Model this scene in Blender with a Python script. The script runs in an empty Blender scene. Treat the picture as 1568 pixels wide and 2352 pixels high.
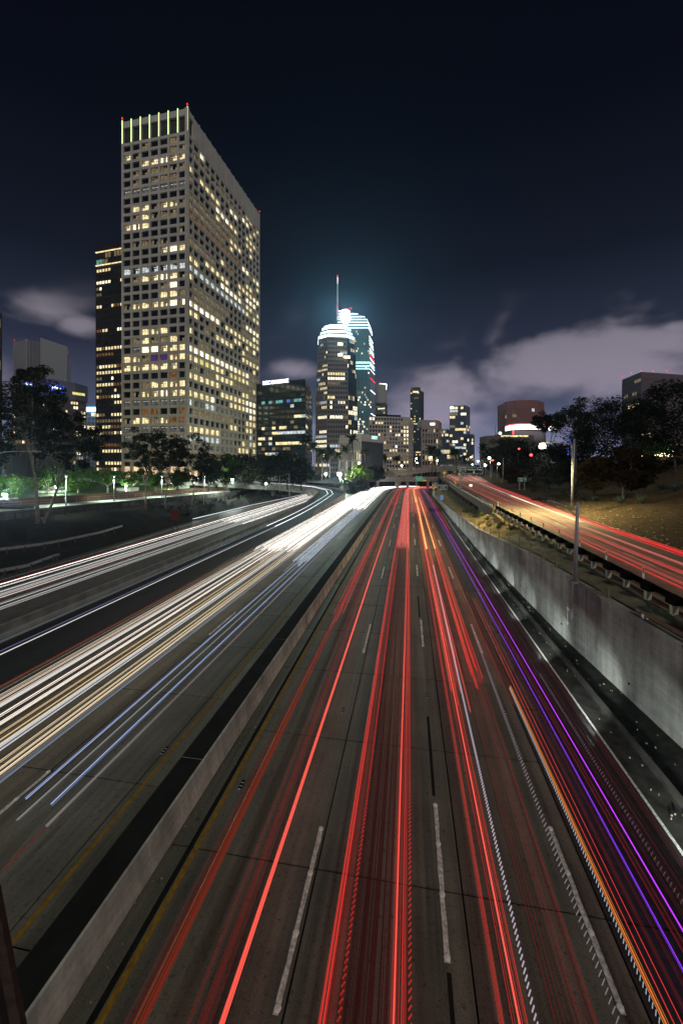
import bpy, math, random
from mathutils import Vector, Matrix

# ------------------------------------------------------------------ camera, sky, sun, exposure
SC = bpy.context.scene
COL = SC.collection
CAM_Z, HOR, CX, F = 10.4, 1067.0, 784.0, 915.0
cam_d = bpy.data.cameras.new('camera'); cam = bpy.data.objects.new('camera', cam_d); COL.objects.link(cam)
cam.location = (0, 0, CAM_Z); cam.rotation_euler = (math.radians(90), 0, 0)
cam_d.sensor_fit = 'VERTICAL'; cam_d.sensor_height = 36.0; cam_d.lens = 14.0
cam_d.shift_y = -109.0 / 2352.0
cam_d.clip_start = 0.1; cam_d.clip_end = 6000
SC.camera = cam
SC.view_settings.view_transform = 'Standard'; SC.view_settings.look = 'None'
SC.view_settings.exposure = 0.0; SC.view_settings.gamma = 1.0; SC.view_settings.use_curve_mapping = False
SC.cycles.use_denoising = True
SC.cycles.max_bounces = 5; SC.cycles.diffuse_bounces = 2; SC.cycles.glossy_bounces = 2
SC.cycles.transparent_max_bounces = 12; SC.cycles.volume_bounces = 0
SC.cycles.caustics_reflective = False; SC.cycles.caustics_refractive = False
SC.cycles.sample_clamp_indirect = 4.0
SC.cycles.use_light_tree = True

W = bpy.data.worlds.new('World'); SC.world = W; W.use_nodes = True
def build_world():
    nt = W.node_tree; N = nt.nodes; L = nt.links; N.clear()
    def math_(op, a, b=None, c=None, clamp=False):
        n = N.new('ShaderNodeMath'); n.operation = op; n.use_clamp = clamp
        for k, v in enumerate((a, b, c)):
            if v is None: continue
            if isinstance(v, (int, float)): n.inputs[k].default_value = v
            else: L.new(v, n.inputs[k])
        return n.outputs[0]
    def sstep(v, a, b, lo=0.0, hi=1.0):
        n = N.new('ShaderNodeMapRange'); n.interpolation_type = 'SMOOTHSTEP'
        L.new(v, n.inputs[0])
        for k, q in zip((1, 2, 3, 4), (a, b, lo, hi)): n.inputs[k].default_value = q
        return n.outputs[0]
    out = N.new('ShaderNodeOutputWorld'); bg = N.new('ShaderNodeBackground')
    tc = N.new('ShaderNodeTexCoord'); sep = N.new('ShaderNodeSeparateXYZ')
    nrm = N.new('ShaderNodeVectorMath'); nrm.operation = 'NORMALIZE'
    L.new(tc.outputs['Generated'], nrm.inputs[0]); L.new(nrm.outputs[0], sep.inputs[0])
    z = sep.outputs[2]
    ramp = N.new('ShaderNodeValToRGB'); L.new(z, ramp.inputs[0])
    e = ramp.color_ramp.elements
    stops = [(0.0, (.42, .43, .66)), (.06, (.24, .245, .37)), (.13, (.075, .080, .125)), (.25, (.0195, .0235, .042)),
             (.42, (.0046, .0060, .0120)), (.62, (.0012, .0016, .0046)), (1.0, (.0006, .0008, .0026))]
    e[0].position = stops[0][0]; e[0].color = (*stops[0][1], 1)
    e[1].position = stops[-1][0]; e[1].color = (*stops[-1][1], 1)
    for p, c in stops[1:-1]:
        q = e.new(p); q.color = (*c, 1)
    # clouds lit from below by the city
    mp = N.new('ShaderNodeMapping'); mp.inputs['Scale'].default_value = (1.0, 1.0, 1.9); mp.inputs['Location'].default_value = (3.7, 1.3, .4)
    L.new(nrm.outputs[0], mp.inputs[0])
    nz = N.new('ShaderNodeTexNoise'); nz.inputs['Scale'].default_value = 4.6; nz.inputs['Detail'].default_value = 8.0
    nz.inputs['Roughness'].default_value = .54; nz.inputs['Distortion'].default_value = .25
    L.new(mp.outputs[0], nz.inputs['Vector'])
    fb = nz.outputs[0]
    def blob(px, py, inner, outer, sy=1.0):
        v = Vector(((px-CX)/F, 1.0, (HOR-py)/F)).normalized()
        d = N.new('ShaderNodeVectorMath'); d.operation = 'SUBTRACT'; L.new(nrm.outputs[0], d.inputs[0]); d.inputs[1].default_value = v
        s = N.new('ShaderNodeVectorMath'); s.operation = 'MULTIPLY'; L.new(d.outputs[0], s.inputs[0]); s.inputs[1].default_value = (1, 1, sy)
        ln = N.new('ShaderNodeVectorMath'); ln.operation = 'LENGTH'; L.new(s.outputs[0], ln.inputs[0])
        return sstep(ln.outputs['Value'], inner, outer, 1.0, 0.0)
    bl = None
    for a in ((1240, 845, .02, .27, 2.6), (1480, 815, .05, .30, 2.8), (1010, 900, .02, .20, 1.6), (60, 700, .0, .15, 2.4), (180, 750, .0, .08, 2.0),
              (660, 845, .0, .11, 1.8), (1560, 750, .0, .09, 3.0), (-700, 830, .1, .45, 2.6), (2400, 830, .1, .45, 2.6)):
        b = blob(*a); bl = b if bl is None else math_('MAXIMUM', bl, b)
    dens = sstep(math_('ADD', fb, math_('MULTIPLY', bl, .36)), .54, .84)
    band = sstep(z, .0, .07)
    dens = math_('MULTIPLY', math_('MULTIPLY', dens, band), sstep(z, .385, .29))
    cr = N.new('ShaderNodeValToRGB'); L.new(z, cr.inputs[0])
    ce = cr.color_ramp.elements
    ce[0].position = .0; ce[0].color = (.52, .46, .60, 1); ce[1].position = .45; ce[1].color = (.10, .105, .105, 1)
    q = ce.new(.18); q.color = (.32, .275, .34, 1)
    mix = N.new('ShaderNodeMix'); mix.data_type = 'RGBA'
    L.new(dens, mix.inputs[0]); L.new(ramp.outputs[0], mix.inputs[6]); L.new(cr.outputs[0], mix.inputs[7])
    L.new(mix.outputs[2], bg.inputs[0]); bg.inputs[1].default_value = 1.0
    L.new(bg.outputs[0], out.inputs[0])
build_world()

SUN_DIR = Vector((.21, -.76, .62)).normalized()      # towards the light: the pale night sky and city glow behind the viewer
sd = bpy.data.lights.new('moon', 'SUN'); sd.energy = .78; sd.angle = math.radians(6); sd.color = (1.0, .93, .80)
so = bpy.data.objects.new('moon', sd); COL.objects.link(so)
so.rotation_euler = (-SUN_DIR).to_track_quat('-Z', 'Y').to_euler()

# ------------------------------------------------------------------ materials
MATS = {}
def nodes_of(m): return m.node_tree.nodes, m.node_tree.links
def pm(name, col, rough=.8, metal=0.0, var=.25, scale=3.0, bump=0.0, col2=None, spec=.2, detail=4.0):
    """a procedural surface: base colour broken up by world-space noise"""
    if name in MATS: return MATS[name]
    m = bpy.data.materials.new(name); m.use_nodes = True; N, L = nodes_of(m)
    b = N['Principled BSDF']; b.inputs['Roughness'].default_value = rough; b.inputs['Metallic'].default_value = metal
    b.inputs['Specular IOR Level'].default_value = spec
    if var > 0:
        g = N.new('ShaderNodeNewGeometry'); nz = N.new('ShaderNodeTexNoise'); nz.inputs['Scale'].default_value = scale
        nz.inputs['Detail'].default_value = detail; L.new(g.outputs['Position'], nz.inputs['Vector'])
        r = N.new('ShaderNodeValToRGB'); L.new(nz.outputs[0], r.inputs[0])
        c2 = col2 or tuple(min(1, c*(1+var)) for c in col); c1 = tuple(c*(1-var) for c in col)
        r.color_ramp.elements[0].position = .3; r.color_ramp.elements[0].color = (*c1, 1)
        r.color_ramp.elements[1].position = .72; r.color_ramp.elements[1].color = (*c2, 1)
        L.new(r.outputs[0], b.inputs['Base Color'])
        if bump > 0:
            bp = N.new('ShaderNodeBump'); bp.inputs['Strength'].default_value = bump; bp.inputs['Distance'].default_value = .05
            L.new(nz.outputs[0], bp.inputs['Height']); L.new(bp.outputs[0], b.inputs['Normal'])
    else:
        b.inputs['Base Color'].default_value = (*col, 1)
    MATS[name] = m; return m
def em(name, col, s, sample=True, var=0.0, scale=.9):
    if name in MATS: return MATS[name]
    m = bpy.data.materials.new(name); m.use_nodes = True; N, L = nodes_of(m)
    b = N['Principled BSDF']; b.inputs['Base Color'].default_value = (.02, .02, .02, 1); b.inputs['Roughness'].default_value = .4
    b.inputs['Emission Color'].default_value = (*col, 1); b.inputs['Emission Strength'].default_value = s
    if var > 0:
        g = N.new('ShaderNodeNewGeometry'); nz = N.new('ShaderNodeTexNoise'); nz.inputs['Scale'].default_value = scale; nz.inputs['Detail'].default_value = 3
        L.new(g.outputs['Position'], nz.inputs['Vector'])
        mr = N.new('ShaderNodeMapRange'); L.new(nz.outputs[0], mr.inputs[0])
        mr.inputs[1].default_value = .3; mr.inputs[2].default_value = .7; mr.inputs[3].default_value = s*(1-var); mr.inputs[4].default_value = s*(1+var)
        L.new(mr.outputs[0], b.inputs['Emission Strength'])
    m.cycles.emission_sampling = 'AUTO' if sample else 'NONE'
    MATS[name] = m; return m

A_ROAD = math.radians(9.6); SA, CA = math.sin(A_ROAD), math.cos(A_ROAD)
def concrete_road():
    m = bpy.data.materials.new('road_concrete'); m.use_nodes = True; N, L = nodes_of(m); b = N['Principled BSDF']
    g = N.new('ShaderNodeNewGeometry')
    def noise(scale, detail=3, vec=None, rough=.5):
        n = N.new('ShaderNodeTexNoise'); n.inputs['Scale'].default_value = scale; n.inputs['Detail'].default_value = detail
        n.inputs['Roughness'].default_value = rough
        L.new(vec or g.outputs['Position'], n.inputs['Vector']); return n.outputs[0]
    rot = N.new('ShaderNodeVectorRotate'); rot.rotation_type = 'Z_AXIS'; rot.inputs['Angle'].default_value = A_ROAD
    L.new(g.outputs['Position'], rot.inputs['Vector'])
    st = N.new('ShaderNodeMapping'); st.inputs['Scale'].default_value = (1.6, .035, 1); L.new(rot.outputs[0], st.inputs[0])
    streak = noise(1.0, 4, st.outputs[0], .65)
    spk = noise(34.0, 2); big = noise(.55, 5)
    def mr(v, a, b_, lo, hi):
        n = N.new('ShaderNodeMapRange'); L.new(v, n.inputs[0])
        for k, q in zip((1, 2, 3, 4), (a, b_, lo, hi)): n.inputs[k].default_value = q
        return n.outputs[0]
    def mul(a, c):
        n = N.new('ShaderNodeMath'); n.operation = 'MULTIPLY'; L.new(a, n.inputs[0]); L.new(c, n.inputs[1]); return n.outputs[0]
    pit = noise(7.5, 6, None, .7); oi = N.new('ShaderNodeObjectInfo')
    f = mul(mul(mul(mr(streak, .38, .62, .46, 1.12), mr(spk, .30, .5, .55, 1.06)), mr(pit, .34, .44, .45, 1.04)), mul(mr(big, .3, .7, .78, 1.15), mr(oi.outputs['Random'], 0, 1, .86, 1.1)))
    mx = N.new('ShaderNodeMix'); mx.data_type = 'RGBA'; mx.inputs[6].default_value = (0, 0, 0, 1); mx.inputs[7].default_value = (.172, .162, .130, 1)
    mx.clamp_factor = False; L.new(f, mx.inputs[0]); L.new(mx.outputs[2], b.inputs['Base Color'])
    L.new(mr(streak, .3, .7, .42, .72), b.inputs['Roughness']); b.inputs['Specular IOR Level'].default_value = .4
    bp = N.new('ShaderNodeBump'); bp.inputs['Strength'].default_value = .35; bp.inputs['Distance'].default_value = .01
    L.new(spk, bp.inputs['Height']); L.new(bp.outputs[0], b.inputs['Normal'])
    return m
M_ROAD = concrete_road()
M_TAR = pm('joint_tar', (.012, .012, .012), .7, var=.3)
M_ASPH = pm('dark_asphalt', (.030, .030, .031), .55, var=.35, scale=5, bump=.2, spec=.4)
M_SHOULDER = pm('dirty_asphalt', (.042, .040, .036), .8, var=.5, scale=2.2, bump=.3, detail=8)
M_CONC = pm('wall_concrete', (.27, .262, .238), .85, var=.32, scale=1.1, bump=.15, detail=8)
def wall_material(name='stained_wall', col=(.33, .33, .305)):     # board-marked concrete with drip streaks and scuffs
    m = bpy.data.materials.new(name); m.use_nodes = True; N, L = nodes_of(m); b = N['Principled BSDF']; b.inputs['Roughness'].default_value = .85; b.inputs['Specular IOR Level'].default_value = .15
    g = N.new('ShaderNodeNewGeometry'); f = None
    for sc, det, lo, hi in (((2.2, 2.2, .10), 6, .80, 1.08), ((.5, .5, .5), 8, .66, 1.2), ((.3, .3, 5.5), 3, .90, 1.06), ((9, 9, 9), 5, .86, 1.04)):
        mp = N.new('ShaderNodeMapping'); mp.inputs['Scale'].default_value = sc; L.new(g.outputs['Position'], mp.inputs[0])
        n = N.new('ShaderNodeTexNoise'); n.inputs['Scale'].default_value = 1.0; n.inputs['Detail'].default_value = det; n.inputs['Roughness'].default_value = .6; L.new(mp.outputs[0], n.inputs['Vector'])
        r = N.new('ShaderNodeMapRange'); L.new(n.outputs[0], r.inputs[0])
        for k, q in zip((1, 2, 3, 4), (.36, .62, lo, hi)): r.inputs[k].default_value = q
        if f is None: f = r.outputs[0]
        else:
            q = N.new('ShaderNodeMath'); q.operation = 'MULTIPLY'; L.new(f, q.inputs[0]); L.new(r.outputs[0], q.inputs[1]); f = q.outputs[0]
    mx = N.new('ShaderNodeMix'); mx.data_type = 'RGBA'; mx.clamp_factor = False; mx.inputs[6].default_value = (0, 0, 0, 1); mx.inputs[7].default_value = (*col, 1)
    L.new(f, mx.inputs[0]); L.new(mx.outputs[2], b.inputs['Base Color']); return m
M_WALL = wall_material(); M_BARRIER = wall_material('barrier_concrete', (.54, .54, .48))
M_CONC_D = pm('grimy_concrete', (.12, .112, .098), .9, var=.4, scale=.9, bump=.2, detail=8)
M_CAP = pm('black_cap', (.012, .012, .011), .9, var=.4, scale=2)
M_WHITE = pm('line_white', (.66, .66, .62), .6, var=.45, scale=11, detail=8)
M_YELLOW = pm('line_yellow', (.30, .17, .022), .7, var=.35, scale=6, detail=6)
M_STUD = pm('stud_ceramic', (.85, .85, .82), .35, var=.15, scale=20)
M_STEEL = pm('galvanised_steel', (.34, .34, .35), .45, metal=.6, var=.2, scale=4)
M_STEEL_D = pm('dark_steel', (.035, .036, .038), .5, metal=.3, var=.25, scale=4)
M_POLE = pm('pole_grey', (.36, .37, .38), .5, metal=.2, var=.15, scale=2)
M_BLACK = pm('black_paint', (.007, .007, .007), .9, var=.3, spec=.02)
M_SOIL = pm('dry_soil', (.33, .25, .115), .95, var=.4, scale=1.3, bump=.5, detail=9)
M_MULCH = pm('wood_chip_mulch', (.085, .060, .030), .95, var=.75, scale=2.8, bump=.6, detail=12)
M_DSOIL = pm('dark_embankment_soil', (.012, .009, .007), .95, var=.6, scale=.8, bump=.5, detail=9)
M_GRASS = pm('grass_blades', (.09, .11, .028), .8, var=.4, scale=2)
M_LAWN = pm('lawn', (.035, .085, .018), .9, var=.4, scale=1)
M_PAVE = pm('pale_paving', (.66, .69, .62), .7, var=.12, scale=.8)
M_BROWN = pm('brown_panel', (.22, .105, .055), .75, var=.15, scale=1.2)
M_GLASSD = pm('dark_window_glass', (.008, .009, .010), .12, var=.3, scale=.2, spec=.6)
M_BARK = pm('pale_bark', (.17, .145, .115), .9, var=.4, scale=3, detail=7)
M_BARKD = pm('dark_bark', (.075, .06, .045), .9, var=.4, scale=3)
def leafmat(name, c, c2): return pm(name, c, .8, var=.45, scale=.7, col2=c2, spec=.05)
M_LEAF = leafmat('eucalyptus_leaf', (.016, .020, .009), (.036, .044, .019))
M_LEAFG = leafmat('ficus_leaf', (.03, .075, .012), (.06, .14, .02))
M_LEAFY = leafmat('yellow_green_leaf', (.10, .19, .02), (.17, .28, .035))
M_LEAFO = leafmat('golden_leaf', (.09, .058, .014), (.17, .11, .03))
M_LEAFB = leafmat('brown_leaf', (.022, .014, .005), (.050, .031, .009))
M_LEAFD = leafmat('dark_leaf', (.008, .011, .005), (.020, .026, .011))
M_PALM = leafmat('palm_leaf', (.028, .036, .015), (.05, .065, .025))
M_AGAVE = leafmat('agave_leaf', (.07, .10, .08), (.11, .15, .12))
M_SIGNG = pm('sign_green', (.006, .14, .065), .5, var=.08)
M_SIGND = pm('sign_dark_green', (.008, .022, .014), .5, var=.1)
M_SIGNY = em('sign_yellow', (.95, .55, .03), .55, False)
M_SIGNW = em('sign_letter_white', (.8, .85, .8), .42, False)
M_RED = em('beacon_red', (1, .012, .015), 3.0, False)

# ------------------------------------------------------------------ mesh builder
class MB:
    def __init__(s): s.v = []; s.f = []; s.mi = []
    def add(s, vs, fs, mi=0):
        o = len(s.v); s.v += [tuple(p) for p in vs]
        for f in fs: s.f.append(tuple(i+o for i in f)); s.mi.append(mi)
    def quad(s, a, b, c, d, mi=0): s.add((a, b, c, d), ((0, 1, 2, 3),), mi)
    def hexa(s, p, mi=0):      # p: 4 lower then 4 upper
        s.add(p, ((3, 2, 1, 0), (4, 5, 6, 7), (0, 1, 5, 4), (1, 2, 6, 5), (2, 3, 7, 6), (3, 0, 4, 7)), mi)
    def box(s, c, size, rz=0.0, mi=0):
        hx, hy, hz = size[0]/2, size[1]/2, size[2]/2; co, si = math.cos(rz), math.sin(rz)
        P = []
        for z in (-hz, hz):
            for x, y in ((-hx, -hy), (hx, -hy), (hx, hy), (-hx, hy)):
                P.append((c[0]+x*co-y*si, c[1]+x*si+y*co, c[2]+z))
        s.hexa(P, mi)
    def bar(s, a, b, w, h, mi=0):     # rectangular bar between two points
        a, b = Vector(a), Vector(b); d = (b-a).normalized(); up = Vector((0, 0, 1))
        if abs(d.z) > .95: up = Vector((0, 1, 0))
        r = d.cross(up).normalized()*w/2; u = r.normalized().cross(d)*h/2
        s.hexa([a-r-u, a+r-u, b+r-u, b-r-u, a-r+u, a+r+u, b+r+u, b-r+u], mi)
    def tube(s, pts, rad, n=6, mi=0, caps=True):
        pts = [Vector(p) for p in pts]; k = len(pts); o = len(s.v)
        for i, p in enumerate(pts):
            d = (pts[min(i+1, k-1)]-pts[max(i-1, 0)]).normalized(); up = Vector((0, 0, 1)) if abs(d.z) < .9 else Vector((1, 0, 0))
            a = d.cross(up).normalized(); b = a.cross(d); r = rad[i] if isinstance(rad, (list, tuple)) else rad
            for j in range(n):
                t = 2*math.pi*j/n; s.v.append(tuple(p+a*math.cos(t)*r+b*math.sin(t)*r))
        for i in range(k-1):
            for j in range(n):
                s.f.append((o+i*n+j, o+i*n+(j+1) % n, o+(i+1)*n+(j+1) % n, o+(i+1)*n+j)); s.mi.append(mi)
        if caps:
            s.f.append(tuple(o+j for j in range(n))[::-1]); s.mi.append(mi)
            s.f.append(tuple(o+(k-1)*n+j for j in range(n))); s.mi.append(mi)
    def prism(s, poly, z0, z1, mi=0):
        n = len(poly); vs = [(x, y, z0) for x, y in poly]+[(x, y, z1) for x, y in poly]
        fs = [tuple(range(n))[::-1], tuple(range(n, 2*n))]+[(i, (i+1) % n, n+(i+1) % n, n+i) for i in range(n)]
        s.add(vs, fs, mi)
    def loft(s, secs, mi=0, closed=True, caps=True):   # list of equal-length rings
        n = len(secs[0]); o = len(s.v)
        for r in secs: s.v += [tuple(p) for p in r]
        for i in range(len(secs)-1):
            for j in range(n if closed else n-1):
                s.f.append((o+i*n+j, o+i*n+(j+1) % n, o+(i+1)*n+(j+1) % n, o+(i+1)*n+j)); s.mi.append(mi)
        if caps and closed:
            s.f.append(tuple(o+j for j in range(n))[::-1]); s.mi.append(mi)
            s.f.append(tuple(o+(len(secs)-1)*n+j for j in range(n))); s.mi.append(mi)
    def ball(s, c, r, n=8, mi=0, sz=1.0):
        rings = []
        for i in range(1, n//2):
            ph = math.pi*i/(n//2); rings.append([(c[0]+r*math.sin(ph)*math.cos(2*math.pi*j/n), c[1]+r*math.sin(ph)*math.sin(2*math.pi*j/n), c[2]-r*sz*math.cos(ph)) for j in range(n)])
        s.loft(rings, mi)
    def mesh(s, name, mats):
        me = bpy.data.meshes.new(name); me.from_pydata(s.v, [], s.f)
        for m in (mats if isinstance(mats, (list, tuple)) else [mats]): me.materials.append(m)
        if any(s.mi): me.polygons.foreach_set('material_index', s.mi)
        me.update(); return me
    def build(s, name, mats, parent=None, smooth=False, loc=None):
        me = s.mesh(name, mats)
        if smooth: me.polygons.foreach_set('use_smooth', [True]*len(me.polygons))
        return link(name, me, parent, loc)
def link(name, data, parent=None, loc=None, rz=0.0):
    o = bpy.data.objects.new(name, data); COL.objects.link(o)
    if loc is not None: o.location = loc
    if rz: o.rotation_euler = (0, 0, rz)
    if parent is not None:
        o.parent = parent
        if loc is None: o.matrix_parent_inverse = Matrix.Translation(-Vector(parent.location))
    return o
def tag(o, label=None, cat=None, group=None, kind=None):
    if label: o['label'] = label
    if cat: o['category'] = cat
    if group: o['group'] = group
    if kind: o['kind'] = kind
    return o
def thing(name, label, cat, loc=(0, 0, 0), group=None):   # Empty at the base; parts get world-space meshes and are offset back
    o = bpy.data.objects.new(name, None); COL.objects.link(o); o.location = loc
    return tag(o, label, cat, group)
def struct(o): o['kind'] = 'structure'; return o
def stuff(o): o['kind'] = 'stuff'; return o
HAZE = .00022

def at(px, py, Y): return Vector(((px-CX)/F*Y, Y, CAM_Z+(HOR-py)/F*Y))
def atz(px, z, Y): return Vector(((px-CX)/F*Y, Y, z))

# ------------------------------------------------------------------ the freeway's own frame: s metres along it, t metres to its right
S0, RAD = 160.0, 350.0
def zroad(s): return 0.0 if s < 110 else -2.5*((s-110)/105.0)**2 if s < 215 else -2.5-(s-215)*.045
def rp(s, t, z=0.0):
    if s <= S0: return Vector((s*SA+t*CA, s*CA-t*SA, z+zroad(s)))
    a = (s-S0)/RAD; h = A_ROAD+a
    cx, cy = S0*SA+RAD*CA, S0*CA-RAD*SA
    r = RAD-t
    return Vector((cx-r*math.cos(h), cy+r*math.sin(h), z+zroad(s)))
def sp(s, t, z=0.0): return Vector((s*SA+t*CA, s*CA-t*SA, z))     # the same frame without the bend
def lerp_tab(tab, s):
    if s <= tab[0][0]: return tab[0][1]
    for (a, va), (b, vb) in zip(tab, tab[1:]):
        if s <= b: return va+(vb-va)*(s-a)/(b-a)
    return tab[-1][1]
def stations(a, b, fn=None):
    out = [a]; s = a
    while s < b-1e-6:
        s = min(b, s+(6.0 if s < 100 else 5.0)); out.append(s)
    return out
def strip(name, edges, mat, parent=None):   # edges: list of rows of points
    m = MB(); n = len(edges[0])
    for r in edges: m.v += [tuple(p) for p in r]
    for i in range(len(edges)-1):
        for j in range(n-1):
            m.f.append((i*n+j, i*n+j+1, (i+1)*n+j+1, (i+1)*n+j)); m.mi.append(0)
    return m.build(name, mat, parent)
def band_mesh(ss, ta, tb, z, fn=rp):
    m = MB(); f = lambda t, s: t(s) if callable(t) else t
    for s in ss: m.v += [tuple(fn(s, f(ta, s), z)), tuple(fn(s, f(tb, s), z))]
    for i in range(len(ss)-1): m.f.append((2*i, 2*i+1, 2*i+3, 2*i+2)); m.mi.append(0)
    return m

# ground sheet
g = MB(); g.quad((-1500, -120, -10), (1500, -120, -10), (1500, 2200, -10), (-1500, 2200, -10))
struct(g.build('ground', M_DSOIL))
hz = MB(); hz.box((0, 1040, 139), (3020, 2340, 300)); hz_m = bpy.data.materials.new('haze'); hz_m.use_nodes = True
hz_m.node_tree.nodes.remove(hz_m.node_tree.nodes['Principled BSDF'])
pv = hz_m.node_tree.nodes.new('ShaderNodeVolumePrincipled'); pv.inputs['Color'].default_value = (.50, .68, 1.0, 1); pv.inputs['Density'].default_value = HAZE; pv.inputs['Anisotropy'].default_value = .78
hz_m.node_tree.links.new(pv.outputs[0], hz_m.node_tree.nodes['Material Output'].inputs['Volume'])
stuff(hz.build('haze', hz_m))
# freeway bed, slabs, shoulders
bed = MB()
ss = stations(-6, 330)
for a, b in zip(ss, ss[1:]):
    bed.hexa([rp(a, -24.6, -.8), rp(a, 12.0, -.8), rp(b, 12.0, -.8), rp(b, -24.6, -.8), rp(a, -24.6, -.05), rp(a, 12.0, -.05), rp(b, 12.0, -.05), rp(b, -24.6, -.05)])
freeway = struct(bed.build('freeway', M_TAR))
rnd = random.Random(5)
def slab(parent, s0, s1, t0, t1, mat=M_ROAD, dz=0.0):
    gp = .022; m = MB(); a, b, c, d = s0+gp*1.3, s1-gp*1.3, t0+gp, t1-gp
    z0, z1 = -.04, dz
    m.hexa([rp(a, c, z0), rp(a, d, z0), rp(b, d, z0), rp(b, c, z0), rp(a, c, z1), rp(a, d, z1), rp(b, d, z1), rp(b, c, z1)])
    return m.build('slab', mat, parent)
RC = [-6.44, -5.80, -2.33, 1.28, 4.45]
LC = [-18.9, -15.45, -12.0, -8.75, -7.47]
js = [-6, -2.2, 2.6, 5.6]+[10.0+4.85*k for k in range(0, 17)]
for cols, off in ((RC, 0.0), (LC, 1.7)):
    for t0, t1 in zip(cols, cols[1:]):
        sh = off+(rnd.random()*.0)
        for a, b in zip(js, js[1:]):
            slab(freeway, a+sh, b+sh, t0, t1, dz=rnd.uniform(-.004, .002))
        far = MB(); q = stations(js[-1]+sh, 330)
        for a, b in zip(q, q[1:]):
            far.quad(rp(a, t0+.01, 0), rp(a, t1-.01, 0), rp(b, t1-.01, 0), rp(b, t0+.01, 0))
        far.build('far_lane', M_ROAD, freeway)
# asphalt exit lane slabs right of the concrete (two rows of big panels with cracks)
wall_t = [(-10, 10.6), (10, 10.2), (15, 9.95), (26, 9.1), (51, 8.25), (80, 7.95), (115, 7.75), (160, 7.7), (330, 7.9)]
wt = lambda s: lerp_tab(wall_t, s)
for a, b in zip(range(-6, 90, 8), range(2, 98, 8)):
    slab(freeway, a, b, 4.45, 7.25, M_ASPH, -.005)
band_mesh(stations(98, 330), 4.46, 7.25, -.004).build('far_lane', M_ASPH, freeway)
# gutter: broken dark shoulder with a raised kerb ridge
gut = MB(); rnd = random.Random(9)
ss = [(-6+.8*k) for k in range(int(130/.8))]+stations(124, 330)
for s in ss:
    j = rnd.uniform(-.03, .03)
    kt = min(7.95+.012*max(0, 40-s), wt(s)-.35)
    row = [(7.25, -.01), (kt-.25, -.02+j*.5), (kt-.14, .0), (kt-.10, .10+j*.6), (kt+.10, .11+j*.6), (kt+.16, .0), ((kt+wt(s))/2, -.02+j), (wt(s)+.2, .03)]
    gut.v += [tuple(rp(s, min(t, wt(s)+.2), z)) for t, z in row]
nr = 8
for i in range(len(ss)-1):
    for j in range(nr-1): gut.f.append((i*nr+j, i*nr+j+1, (i+1)*nr+j+1, (i+1)*nr+j)); gut.mi.append(1 if j in (3, 4) else 0)
struct(gut.build('shoulder_gutter', [M_SHOULDER, M_CONC_D]))

# painted lines and studs
def line(ta, tb, s0, s1, mat, name, z=.006, parent=freeway):
    return band_mesh(stations(s0, s1), ta, tb, z).build(name, mat, parent)
line(-5.74, -5.60, -6, 300, M_YELLOW, 'edge_line')
line(-5.92, -5.80, -6, 60, M_CAP, 'tar_seam', .004)
line(-8.55, -8.42, -6, 300, M_YELLOW, 'edge_line')
line(7.16, 7.25, -6, 140, M_WHITE, 'edge_line')
line(-18.55, -18.45, -6, 150, M_WHITE, 'edge_line')
line(.72, .82, 12.8, 16.8, M_CAP, 'tar_seam', .004); line(.76, .85, 4.5, 8.4, M_CAP, 'tar_seam', .003); line(.66, .76, 27.6, 32, M_CAP, 'tar_seam', .004)

def worn_stripe(t, s0, s1, w=.11):
    m = MB(); n = 10; r = random.Random(int(s0*10)+int(t*7))
    for i in range(n+1):
        s = s0+(s1-s0)*i/n; j = lambda: r.uniform(-.018, .012)
        m.v += [tuple(rp(s, t-w/2+j(), .010)), tuple(rp(s, t+w/2-j(), .010))]
    for i in range(n): m.f.append((2*i, 2*i+1, 2*i+3, 2*i+2)); m.mi.append(0)
    return m.build('lane_stripe', M_WHITE, freeway)
stud = MB(); stud.loft([[(r*math.cos(a*math.pi/4), r*math.sin(a*math.pi/4), z) for a in range(8)] for r, z in ((.075, 0), (.07, .016), (.045, .03))])
STUD = stud.mesh('road_stud', M_STUD)
refl = MB()
for k in (-1, 0, 1): refl.box((0, k*.13, .014), (.10, .10, .028), 0, 0); refl.box((0, k*.13-.055, .016), (.08, .012, .02), 0, 1)
REFL = refl.mesh('road_stud', [M_CAP, M_STUD])
for k in range(12):
    for t, s_ in ((-2.47, 7.2), (.79, 8.55), (3.98, 8.3)):
        a = s_+14.63*k; worn_stripe(t, a, a+3.95)
        for q in (0.1, 1.35, 2.65, 3.9):
            if a < 60: link('road_stud', STUD, freeway, rp(a+q, t, .010)-freeway.location)
for s, t in ((16.6, -2.75), (18.3, .79), (17.7, 3.98), (31.3, -2.47), (33.0, .79), (32.4, 3.9), (46, -2.47), (47.5, .79)):
    link('road_stud', REFL, freeway, rp(s, t, .004), -A_ROAD)
for s, t in ((12.2, -5.35), (26.8, -5.35), (41, -5.35), (13.2, -8.75), (28.5, -8.75), (43, -8.75)):
    link('road_stud', REFL, freeway, rp(s, t, .004), -A_ROAD)
for lane_t in (-12.0, -15.45):
    for k in range(10):
        a = 8+14.63*k; worn_stripe(lane_t, a, a+3.66)
        if k < 3:
            for q in (0.05, 1.25, 2.5, 3.62): link('road_stud', STUD, freeway, rp(a+q, lane_t, .010))

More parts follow.
